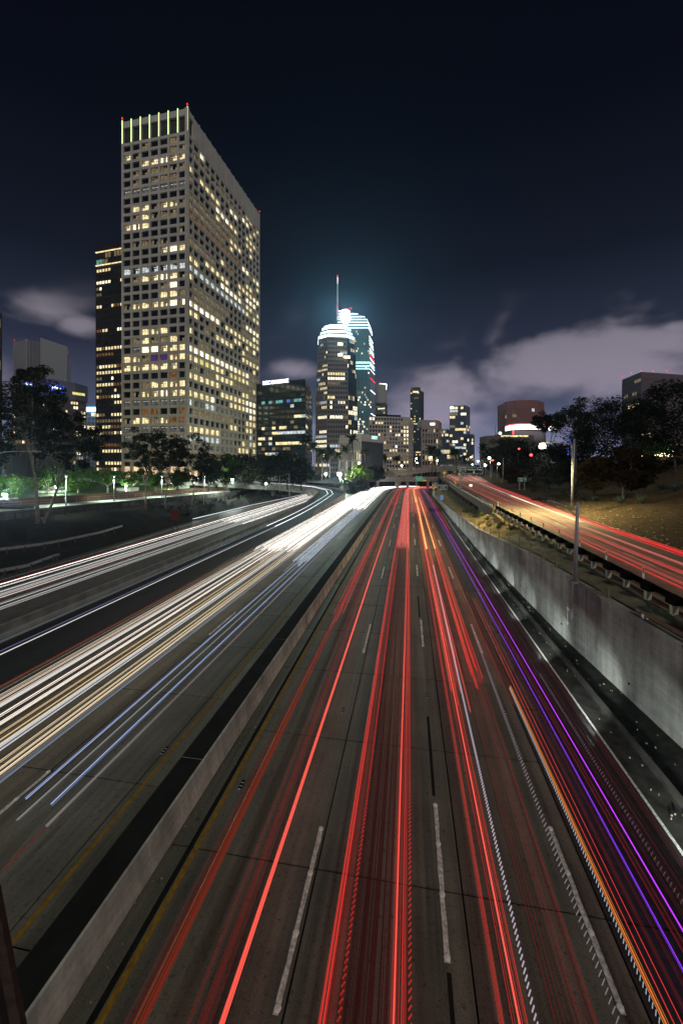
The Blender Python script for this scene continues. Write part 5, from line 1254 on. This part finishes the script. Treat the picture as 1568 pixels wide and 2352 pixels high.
# agaves: each sword leaf its own part
al = MB(); secs = []
for k in range(6):
    f = k/5; y_ = 1.0*f; z_ = .55*f-.25*f*f; w = .085*(1-f)**.6+.004; secs.append([(-w, y_, z_+w*.5), (0, y_, z_), (w, y_, z_+w*.5), (0, y_, z_-.02)])
al.loft(secs); AL = al.mesh('leaf', M_AGAVE)
ag_lab = ['agave clump nearest the right border of the slope', 'agave rosette below the brown tree trunk', 'large agave rosette right of the brown tree trunk', 'agave half way up the slope above the large rosette', 'agave clump left of the brown tree trunk', 'small agave at the upper left of the clump', 'agave beside the golden tree', 'dim agave far left near the lamp pole']
for i, (px, py, Y, sc_) in enumerate(((1550, 1132, 52, 1.25), (1425, 1146, 52, 1.05), (1472, 1152, 49, 1.25), (1520, 1124, 56, 1.2), (1340, 1136, 60, 1.2), (1364, 1140, 58, 1.0), (1318, 1126, 66, 1.1), (1292, 1122, 72, 1.1))):
    p = hill_at(px, Y, .05); root = thing('agave', ag_lab[i], 'plant', tuple(p), 'agaves on the mulch slope'); r = random.Random(500+i)
    for k in range(26):
        o = link('leaf', AL, root, (r.uniform(-.1, .1), r.uniform(-.1, .1), 0)); o.rotation_euler = (r.uniform(.0, .95), 0, k*2.4); s_ = sc_*r.uniform(.75, 1.15); o.scale = (s_, s_, s_)
# palms
fr = MB(); r = random.Random(1)
for k in range(9):
    f = k/9; y_ = 1.9*f; z_ = .5*f-1.1*f*f
    fr.bar((0, y_, z_), (0, 1.9*(f+.11), .5*(f+.11)-1.1*(f+.11)**2), .03, .03)
    for sg in (-1, 1):
        for q in (0, .5):
            yy = 1.9*(f+q*.11); zz = .5*(f+q*.11)-1.1*(f+q*.11)**2; ln = .42*math.sin(math.pi*min(1, .25+f*.75))+.08
            fr.quad((0, yy, zz), (0, yy+.12, zz), (sg*ln, yy+.30, zz-.14), (sg*ln, yy+.19, zz-.14))
FR = fr.mesh('frond', M_PALM)
def palm(label, px, pyb, pyt, Y, r_px=11, seed=0):
    r = random.Random(seed); b = at(px+r.uniform(-2, 2), pyb, Y); t = at(px, pyt, Y); root = thing('palm_tree', label, 'palm tree', tuple(b), 'fan palms')
    m = MB(); mid = (b+t)/2+Vector((r.uniform(-.4, .4), 0, 0)); m.tube([b-Vector((0, 0, 1)), mid, t], [.28, .22, .18], 7); m.build('trunk', M_BARKD, root, True)
    m = MB(); m.tube([t-Vector((0, 0, 1.5)), t-Vector((0, 0, .6)), t], [.22, .5, .3], 7); m.build('dead_skirt', M_BARKD, root, True)
    s_ = r_px*Y/F/1.9*1.55
    for k in range(30):
        o = link('frond', FR, root, t-root.location); o.rotation_euler = (r.uniform(-.75, 1.15), r.uniform(-.2, .2), k*2.399); q = s_*r.uniform(.8, 1.1); o.scale = (q, q, q)
PALMS = ((703, 1100, 1013, 140, 12, 'tallest left palm before the gap beside the black bank block'), (720, 1098, 1025, 150, 10, 'palm just right of the tallest left palm'), (737, 1096, 1040, 160, 9, 'short palm left of the floodlit palm group'), (758, 1094, 1038, 165, 10, 'palm in the floodlit group before the crowned tower'), (748, 1094, 1050, 170, 8, 'shortest palm in the floodlit group'), (776, 1092, 1046, 168, 9, 'palm at the right of the floodlit group'), (808, 1104, 1008, 150, 11, 'tall palm before the dark union hall'), (793, 1092, 1032, 170, 9, 'palm left of the tall palm at the union hall'), (838, 1104, 1038, 155, 9, 'slim palm with a pale trunk before the charcoal wall'), (992, 1098, 1033, 215, 13, 'bushy palm in front of the ornate block'), (1000, 1098, 1040, 220, 10, 'second bushy palm beside the ornate block palm'), (1040, 1072, 1038, 270, 7, 'left one of two palms above the flyover'), (1048, 1086, 1040, 230, 9, 'right one of two palms above the flyover'), (1058, 1070, 1052, 290, 5, 'tiny palm right of the flyover palms'), (1069, 1070, 1050, 285, 6, 'small palm left of the pale sky gap'), (1109, 1078, 1028, 190, 9, 'upper palm at the edge of the dark hill trees'), (1111, 1085, 1046, 185, 8, 'lower palm at the edge of the dark hill trees'), (883, 1082, 1052, 230, 8, 'palm at the left foot of the grid block'), (912, 1078, 1053, 235, 7, 'small palm lit green before the grid block'))
for i, (px, b_, t_, Y, rp_, lab) in enumerate(PALMS): palm(lab, px, b_, t_, Y, rp_, i)

# ------------------------------------------------------------------ street lamps, signs, poles
GL = {'y': em('lamp_sodium', (1.0, .86, .42), 26, False), 'w': em('lamp_white', (.92, 1.0, .92), 24, False), 'o': em('lamp_warm', (1.0, .78, .45), 16, False)}
def lamp(label, px, py, Y, pyb, kind='w', arm=0.0, power=0, r=.28, head_r=None, zc=None):
    """pole, arm and glowing head; power > 0 adds the lamp's own light"""
    h = at(px, py, Y); px_pole = px+arm; base = at(px_pole, pyb, Y); top = at(px_pole, py+1.5, Y)
    root = thing('street_lamp', label, 'street lamp', tuple(base), 'lit street lamps')
    m = MB(); m.tube([base, (base+top)/2, top], [.11, .09, .06], 7); m.build('pole', M_POLE, root, True)
    m = MB(); m.tube([top, (top+h)/2+Vector((0, 0, .25)), h+Vector((0, 0, .15))], .045, 5); m.build('arm', M_POLE, root, True)
    m = MB(); m.box(tuple(h+Vector((0, 0, .16))), (.7, .35, .16)); ho = m.build('housing', M_POLE, root)
    m = MB(); m.ball(tuple(h-Vector((0, 0, r*.6))), r, 8); m.build('lens', GL[kind], ho)
    if power:
        ld = bpy.data.lights.new('lamp_light', 'SPOT' if kind == 'y' or r < .1 else 'POINT'); ld.energy = power*(1.0 if abs(arm) > 4 else .35)
        if ld.type == 'SPOT': ld.spot_size = math.radians(160 if kind == 'y' else 115); ld.spot_blend = .8; ld.shadow_soft_size = .12
        ld.color = {'y': (1, .80, .38), 'w': (.85, 1.0, .85), 'o': (1, .72, .4)}[kind]
        lo = bpy.data.objects.new('lamp_light', ld); COL.objects.link(lo); lo.location = h-Vector((0, .5 if abs(arm) <= 4 else 0, r*2+.1))
    return root
lamp('bright yellow mast lamp on a long arm over the upper road', 1245, 1020, 50, 1172, 'y', 68, 14000, .42)
lamp('white floodlight inside the bend of the ramp', 779, 1086, 150, 1108, 'w', 2, 80000, .85)
lamp('yellow street lamp left of the dark hill trees', 1123, 1050, 150, 1112, 'y', 3, 2500, .5)
lamp('white street lamp above the sky gap', 1097, 1058, 190, 1098, 'w', 6, 1500, .4)
lamp('glaring white lamp box at the flyover end', 1113, 1066, 190, 1095, 'w', 1, 0, .75)
lamp('white lamp under the hill trees', 1145, 1064, 150, 1100, 'w', -4, 0, .4)
lamp('warm lamp beside the bushy palm', 989, 1049, 215, 1095, 'o', -1, 3000, .6)
lamp('white lamp right of the bushy palm', 1004, 1057, 225, 1095, 'w', 0, 0, .45)
lamp('warm lamp on the flyover left of the bushy palm, upper one', 956, 1052, 240, 1080, 'o', -3, 1500, .5)
lamp('warm lamp on the flyover left of the bushy palm, lower one', 958, 1062, 245, 1080, 'o', 3, 0, .5)
lamp('warm lamp before the grid block', 922, 1068, 240, 1084, 'o', 1, 1500, .55)
lamp('warm lamp at the edge of the union hall', 824, 1062, 170, 1098, 'o', -2, 2500, .5)
lamp('white lamp among the floodlit palms', 748, 1087, 165, 1098, 'w', 1, 2500, .5)
lamp('lamp far right above the flyover', 1069, 1053, 300, 1070, 'o', 0, 0, .55)
lamp('lamp beside the tiny flyover palm', 1081, 1049, 300, 1070, 'o', 0, 0, .6)
lamp('white lamp low above the flyover deck', 1084, 1066, 290, 1071, 'w', 0, 0, .5)
lamp('globe lamp on the dark lawn before the broad dark tree', 611, 1110, 108, 1126, 'w', 0, 1500, .28)
lamp('plaza floodlamp under the floodlit tree', 534, 1098, 112, 1112, 'w', 0, 16000, .4)
lamp('second plaza lamp under the eucalyptus', 447, 1098, 115, 1112, 'w', 0, 9000, .3)
lamp('park lamp beside the bright green tree', 14, 1138, 60, 1165, 'w', 3, 45000, .16)
lamp('park lamp hidden behind the leaning trunks', 130, 1118, 82, 1135, 'w', 0, 6000, .2)
lamp('park lamp at the umbrella tree', 290, 1116, 88, 1132, 'w', 0, 4500, .18)
for px, Yw, lab in ((152, 64, 'thin added walkway lamp right of the leaning trunks'), (262, 76, 'thin added walkway lamp before the flat topped park tree'), (372, 90, 'thin added walkway lamp before the tower corner'), (470, 108, 'thin added walkway lamp near the dense trees')):  # lamps added to brighten the walkway; its own lights are unseen
    X_ = (px-CX)/F*Yw; zz = zt(X_*SA+Yw*CA); pb = HOR+(CAM_Z-zz)*F/Yw; lamp(lab, px, pb-4.6*F/Yw, Yw, pb, 'w', 0, 5200, .06)
lamp('lobby lamp beside the tower corner', 395, 1112, 110, 1124, 'o', 0, 5000, .2)
lamp('lamp on the right hilltop terrace', 1545, 1035, 85, 1080, 'w', 10, 900, .16)
lamp('small lamp on the street behind the hill trees', 1237, 1042, 140, 1090, 'w', 4, 0, .22)
lamp('small lamp right of the red signals', 1265, 1041, 140, 1088, 'w', 4, 400, .22)
# unlit poles
def pole(label, bx, by_, tx, ty, Y, r=.1, arm=None, sign=False):
    b, t = at(bx, by_, Y), at(tx, ty, Y); root = thing('lamp_pole', label, 'pole', tuple(b), 'unlit poles'); m = MB(); m.tube([b, (b+t)/2, t], [r, r*.85, r*.7], 8); m.build('pole', M_POLE, root, True)
    if arm:
        pts = [at(px, py, Y) for px, py in arm]; m = MB(); m.tube(pts, r*.38, 6); m.build('arm', M_POLE, root, True)
        h = pts[-1]; m = MB(); m.loft([[h+Vector((x, y, z)) for x, y, z in ((a, -.12, 0), (a, .12, 0), (a, .12, hh), (a, -.12, hh))] for a, hh in ((-.62, .05), (-.3, .12), (.1, .12), (.2, .06))]); m.box(tuple(h+Vector((-.2, 0, .16))), (.12, .12, .1)); m.build('lamp_head', M_STEEL_D, root)
    return root
p_ = pole('grey lamp pole with a curved arm standing on the retaining wall', 1319, 1338, 1326, 1154, 22.2, .115, [(1325, 1170), (1309, 1168), (1292, 1162), (1276, 1154), (1258, 1150), (1246, 1149)])
m = MB(); m.tube([at(1325, 1186, 22.2), at(1312, 1176, 22.2), at(1298, 1164, 22.2)], .03, 6); m.build('brace', M_POLE, p_)
m = MB(); b = at(1319, 1338, 22.2); m.box(tuple(b+Vector((0, 0, .03))), (.42, .42, .08)); m.build('base_plate', M_CONC, p_)
m = MB(); m.tube([at(1316, 1336, 22.0), at(1312, 1420, 21.9)], .035, 6); m.build('conduit', M_STEEL, p_)
pole('tall pale pole at the slope edge carrying the bright mast lamp', 1312, 1172, 1318.5, 1008, 50, .13)
pole('thin pale pole left of the green hill sign', 1154, 1110, 1155, 1052, 105, .10)
pole('thin pale pole farther down the slope road', 1128, 1098, 1130, 1056, 135, .11)
pole('short dark pole beside the far-left road trails', 665, 1145, 664, 1088, 95, .09, [(664, 1088), (655, 1090), (642, 1094)])
pole('dark pole with long arm left of the ramp bend', 642, 1130, 642, 1094, 100, .09)
pole('thin dark pole in the shadowed embankment', 468, 1159, 467, 1085, 80, .06)
pole('dark pole left of the spindly eucalyptus', 513, 1150, 513, 1108, 88, .05)
q = thing('arm_lamp', 'long curved unlit lamp arm reaching in from the left border', 'street lamp', tuple(atz(-20, 4, 40)))
m = MB(); m.tube([at(-30, 1190, 40), at(-30, 1060, 40)], .1, 7); m.build('pole', M_POLE, q, True)
m = MB(); m.tube([at(-30, 1060, 40), at(-12, 1045, 40), at(10, 1038, 40), at(35, 1036.5, 40), at(62, 1037, 40)], .05, 6); m.build('arm', M_POLE, q, True)
m = MB(); h = at(80, 1037, 40); m.box(tuple(h), (1.1, .4, .12)); m.box(tuple(h+Vector((0, 0, .1))), (.3, .2, .1)); m.build('lamp_head', M_STEEL, q)

def sign_panel(name, label, px0, px1, py0, py1, Y, mat, lines, posts=(), post_y=None, edge=True, tmat=None, sizes=None, rz=0.0, cat='road sign'):
    c = at((px0+px1)/2, (py0+py1)/2, Y); w = (px1-px0)*Y/F; h = (py1-py0)*Y/F
    root = thing(name, label, cat, tuple(at((px0+px1)/2, post_y or py1, Y)))
    m = MB(); m.box(tuple(c), (w, .06, h), rz); pn = m.build('panel', mat, root); root['panel'] = pn.name
    if edge:
        m = MB(); e = .06*h
        for dx, dz, sx, sz in ((0, h/2-e, w-e*1.2, e*.5), (0, -h/2+e, w-e*1.2, e*.5), (-w/2+e, 0, e*.5, h-2*e), (w/2-e, 0, e*.5, h-2*e)): m.box((c.x+dx, c.y-.035, c.z+dz), (sx, .02, sz))
        m.build('border', tmat or M_SIGNW, pn)
    for k, (tx, dx, dz, hh, ww) in enumerate(lines): text(tx, hh*h*1.35, tmat or M_SIGNW, pn, (c.x+dx*w, c.y-.045, c.z+dz*h), rz, ww*w, .005)
    for px in posts: m = MB(); a = at(px, py0+1, Y); b = at(px, post_y, Y); m.box(((a.x), a.y+.09, (a.z+b.z)/2), (.09, .09, a.z-b.z)); m.build('post', M_POLE, root)
    return root, c, w, h
rt_, c, w, h = sign_panel('overhead_sign', 'dark overhead freeway sign with route shield and white down arrow', 1055, 1108.5, 1073, 1088, 92, M_SIGND, [('110', -.34, .12, .30, .15), ('Harbor Fwy', .14, .14, .34, .60)])
m = MB(); a = at(1057.5, 1124, 92); b = at(1058, 1088, 92); m.tube([a, b], .24, 9); m.build('column', M_POLE, rt_, True)
m = MB(); m.box((c.x, c.y+.2, c.z-.2), (w, .2, .18)); m.build('cross_beam', M_STEEL_D, rt_)
m = MB(); ar = [(-.03, -.10), (.03, -.10), (.03, -.24), (.085, -.24), (0, -.42), (-.085, -.24), (-.03, -.24)]
vs = [(c.x+w*(.11+x*.6), c.y-.05, c.z+h*z) for x, z in ar]; m.add(vs+[(x, y+.01, z) for x, y, z in vs], [tuple(range(7))[::-1], tuple(range(7, 14))]+[(i, (i+1) % 7, 7+(i+1) % 7, 7+i) for i in range(7)]); m.build('arrow', M_SIGNW, bpy.data.objects[rt_['panel']])
m = MB(); n = 20
for k in range(n):
    a0, a1 = 2*math.pi*k/n, 2*math.pi*(k+1)/n; R0, R1 = h*.36, h*.40
    m.quad(*[(c.x-w*.34+R*math.cos(a)*1.15, c.y-.045, c.z+h*.10+R*math.sin(a)) for R, a in ((R0, a0), (R1, a0), (R1, a1), (R0, a1))])
m.build('shield', M_SIGNW, bpy.data.objects[rt_['panel']])
sign_panel('exit_sign', 'bright green exit sign hanging on the near overpass', 979-49, 1010-49+2-21, 0, 0, 200, M_SIGNG, []) if False else None
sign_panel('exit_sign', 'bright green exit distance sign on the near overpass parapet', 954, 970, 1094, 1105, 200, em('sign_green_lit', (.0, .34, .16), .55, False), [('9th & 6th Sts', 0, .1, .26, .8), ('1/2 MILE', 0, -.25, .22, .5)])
sign_panel('exit_tab', 'small yellow tab sign under the green exit sign', 970.5, 978, 1102, 1105, 199.8, M_SIGNY, [], edge=False)
sign_panel('destination_sign', 'dark sign reading Convention Center on the lit bank', 1004.5, 1027.5, 1113, 1126, 118, M_SIGND, [('Convention', 0, .28, .24, .8), ('Center', 0, .0, .24, .5), ('NEXT EXIT', 0, -.29, .18, .7)], (1009, 1023), 1132)
sign_panel('school_sign', 'small dark sign reading Loyola Law School behind the yellow diamond', 991, 1005.5, 1108, 1116, 126, M_SIGND, [('Loyola', 0, .27, .25, .5), ('Law School', 0, -.02, .25, .8), ('NEXT EXIT', 0, -.3, .2, .7)], (993, 1003), 1128)
sign_panel('hill_sign', 'green street sign reading Wilshire Blvd on two posts on the slope', 1188.5, 1208, 1097, 1106, 84, M_SIGNG, [('Wilshire', -.1, .2, .28, .5), ('Blvd', -.1, -.22, .28, .3), ('↗', .36, .1, .5, .12)], (1193, 1204.5), 1126)
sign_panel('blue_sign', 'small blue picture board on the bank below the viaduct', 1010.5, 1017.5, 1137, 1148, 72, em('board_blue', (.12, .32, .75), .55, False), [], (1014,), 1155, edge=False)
sign_panel('green_street_sign', 'small green street sign left of the overhead sign', 1050, 1056, 1072, 1079, 180, M_SIGNG, [('8th St', 0, 0, .4, .8)], (1053,), 1092)
sign_panel('flyover_sign', 'long green sign board on the flyover parapet', 1078, 1093, 1068.5, 1072, 255, M_SIGNG, [('6th St', 0, 0, .55, .5)], edge=False)
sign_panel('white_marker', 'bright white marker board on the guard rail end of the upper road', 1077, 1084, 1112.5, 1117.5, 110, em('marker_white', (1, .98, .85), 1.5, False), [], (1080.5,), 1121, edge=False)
def diamond(label, px, py, Y, half, post_py, glyph):
    c = at(px, py, Y); hw = half*Y/F; root = thing('warning_sign', label, 'road sign', tuple(at(px, post_py, Y))); m = MB()
    m.add([(c.x-hw, c.y, c.z), (c.x, c.y, c.z-hw), (c.x+hw, c.y, c.z), (c.x, c.y, c.z+hw)]+[(c.x-hw, c.y+.04, c.z), (c.x, c.y+.04, c.z-hw), (c.x+hw, c.y+.04, c.z), (c.x, c.y+.04, c.z+hw)], [(0, 1, 2, 3), (7, 6, 5, 4), (0, 4, 5, 1), (1, 5, 6, 2), (2, 6, 7, 3), (3, 7, 4, 0)]); pn = m.build('panel', M_SIGNY, root)
    text(glyph, hw*1.5, M_BLACK, pn, (c.x, c.y-.02, c.z), 0, None, .004)
    m = MB(); b = at(px, post_py, Y); m.box((c.x, c.y+.09, (c.z+b.z)/2), (.12, .1, c.z-b.z)); m.build('post', M_SIGNW, root)
diamond('yellow diamond warning sign on a white post at the foot of the bank', 996, 1118.5, 112, 5, 1136, '↱')
diamond('yellow diamond warning sign at the start of the viaduct', 1020, 1086, 170, 4.2, 1098, '↑')
diamond('yellow diamond warning sign left of the overhead sign post', 1046, 1106.5, 105, 4, 1114, '↰')
diamond('yellow diamond curve sign under the flyover', 1055, 1088, 160, 3.8, 1098, '↰')
# red signals beyond the trees
for px, py, lab in ((1191, 1031, 'upper red traffic signal behind the hill trees'), (1219, 1045, 'brightest red traffic signal behind the hill trees'), (1131, 1057, 'lowest red traffic signal left of the golden tree')):
    Y = 118; root = thing('traffic_signal', lab, 'traffic light', tuple(at(px, py+30, Y)), 'traffic signals'); c = at(px, py, Y); m = MB(); m.box((c.x, c.y+.3, c.z-.5), (.5, .3, 1.5)); m.build('housing', M_BLACK, root)
    m = MB(); m.ball(tuple(c), .42 if px == 1219 else .28, 8); m.build('red_lens', em('signal_red', (1, .04, .04), 9, False), root); m = MB(); a = at(px, py+30, Y); m.tube([a+Vector((0, .3, 0)), c+Vector((0, .3, -1))], .08, 6); m.build('pole', M_STEEL_D, root)
# string lights and blue neon on the right
sl = thing('string_lights', 'strings of small warm bulbs hung under the green hilltop tree', 'lights', tuple(at(1500, 1060, 82)))
m = MB(); m.tube([at(1472+9.5*k, 1047+4*math.sin(k*.9), 82) for k in range(14)], .015, 4); m.build('cable', M_STEEL_D, sl)
BB = MB(); BB.ball((0, 0, 0), .10, 6); BM = BB.mesh('bulb', em('bulb_warm', (1, .72, .45), 9, False)); rnd = random.Random(6)
for k in range(34):
    px = rnd.uniform(1472, 1592); p = at(px, 1048+4*math.sin((px-1472)/9.5*.9)+rnd.uniform(-3, 3), 82-rnd.uniform(0, 2)); link('bulb', BM, sl, p-sl.location)
bn = thing('blue_neon', 'short blue neon marks glowing between the hill trees', 'neon sign', tuple(at(1304, 1040, 105)))
for px, py, w_, h_ in ((1308, 1012, 3.5, 5), (1303.5, 1020, 2, 6), (1304, 1033, 3, 3.5), (1303.5, 1043, 2, 4)): m = MB(); m.box(tuple(at(px, py, 105)), (w_*105/F, .1, h_*105/F)); m.build('neon_mark', em('neon_blue', (.03, .08, 1), 2.0, False), bn)
# small dark cabinet and the red-backed sign by the far-left road
cb_ = thing('sign_back', 'small dark red sign board seen from behind beside the far-left road', 'road sign', tuple(at(402, 1222, 52)))
m = MB(); c = at(402, 1183, 55); m.box(tuple(c), (1.1, .06, 1.5)); m.build('panel', pm('dark_red_board', (.10, .02, .018), .7, var=.2), cb_)
for px in (397, 407): m = MB(); a = at(px, 1183, 55.2); m.box((a.x, a.y, a.z-1.1), (.08, .08, 2.6)); m.build('post', M_STEEL_D, cb_)
ct = MB(); c = at(20, 1177, 58); ct.box((c.x, c.y, c.z), (5.6, 2.4, 1.7)); ct.box((c.x, c.y, c.z+.88), (5.8, 2.6, .08)); tag(ct.build('utility_cabinet', pm('cabinet_brown', (.035, .016, .013), .7, var=.2)), 'dark brown utility cabinet at the left end of the walkway', 'cabinet')
# railing of the bridge the view is taken from
bg_ = thing('bridge_fence', 'dark rusty angle bar of the bridge fence in the near left corner', 'fence', (-1.75, 1.6, 6.5))
m = MB(); a, b = at(-16, 2040, 1.9), at(52, 2400, 1.9)
m.bar(a, b, .05, .03); m.build('angle_bar', pm('rusty_fence_steel', (.055, .035, .025), .8, var=.4, scale=20), bg_)
m = MB(); m.bar(at(-52, 2040, 1.93), at(18, 2420, 1.93), .06, .06); m.build('post', M_STEEL_D, bg_)
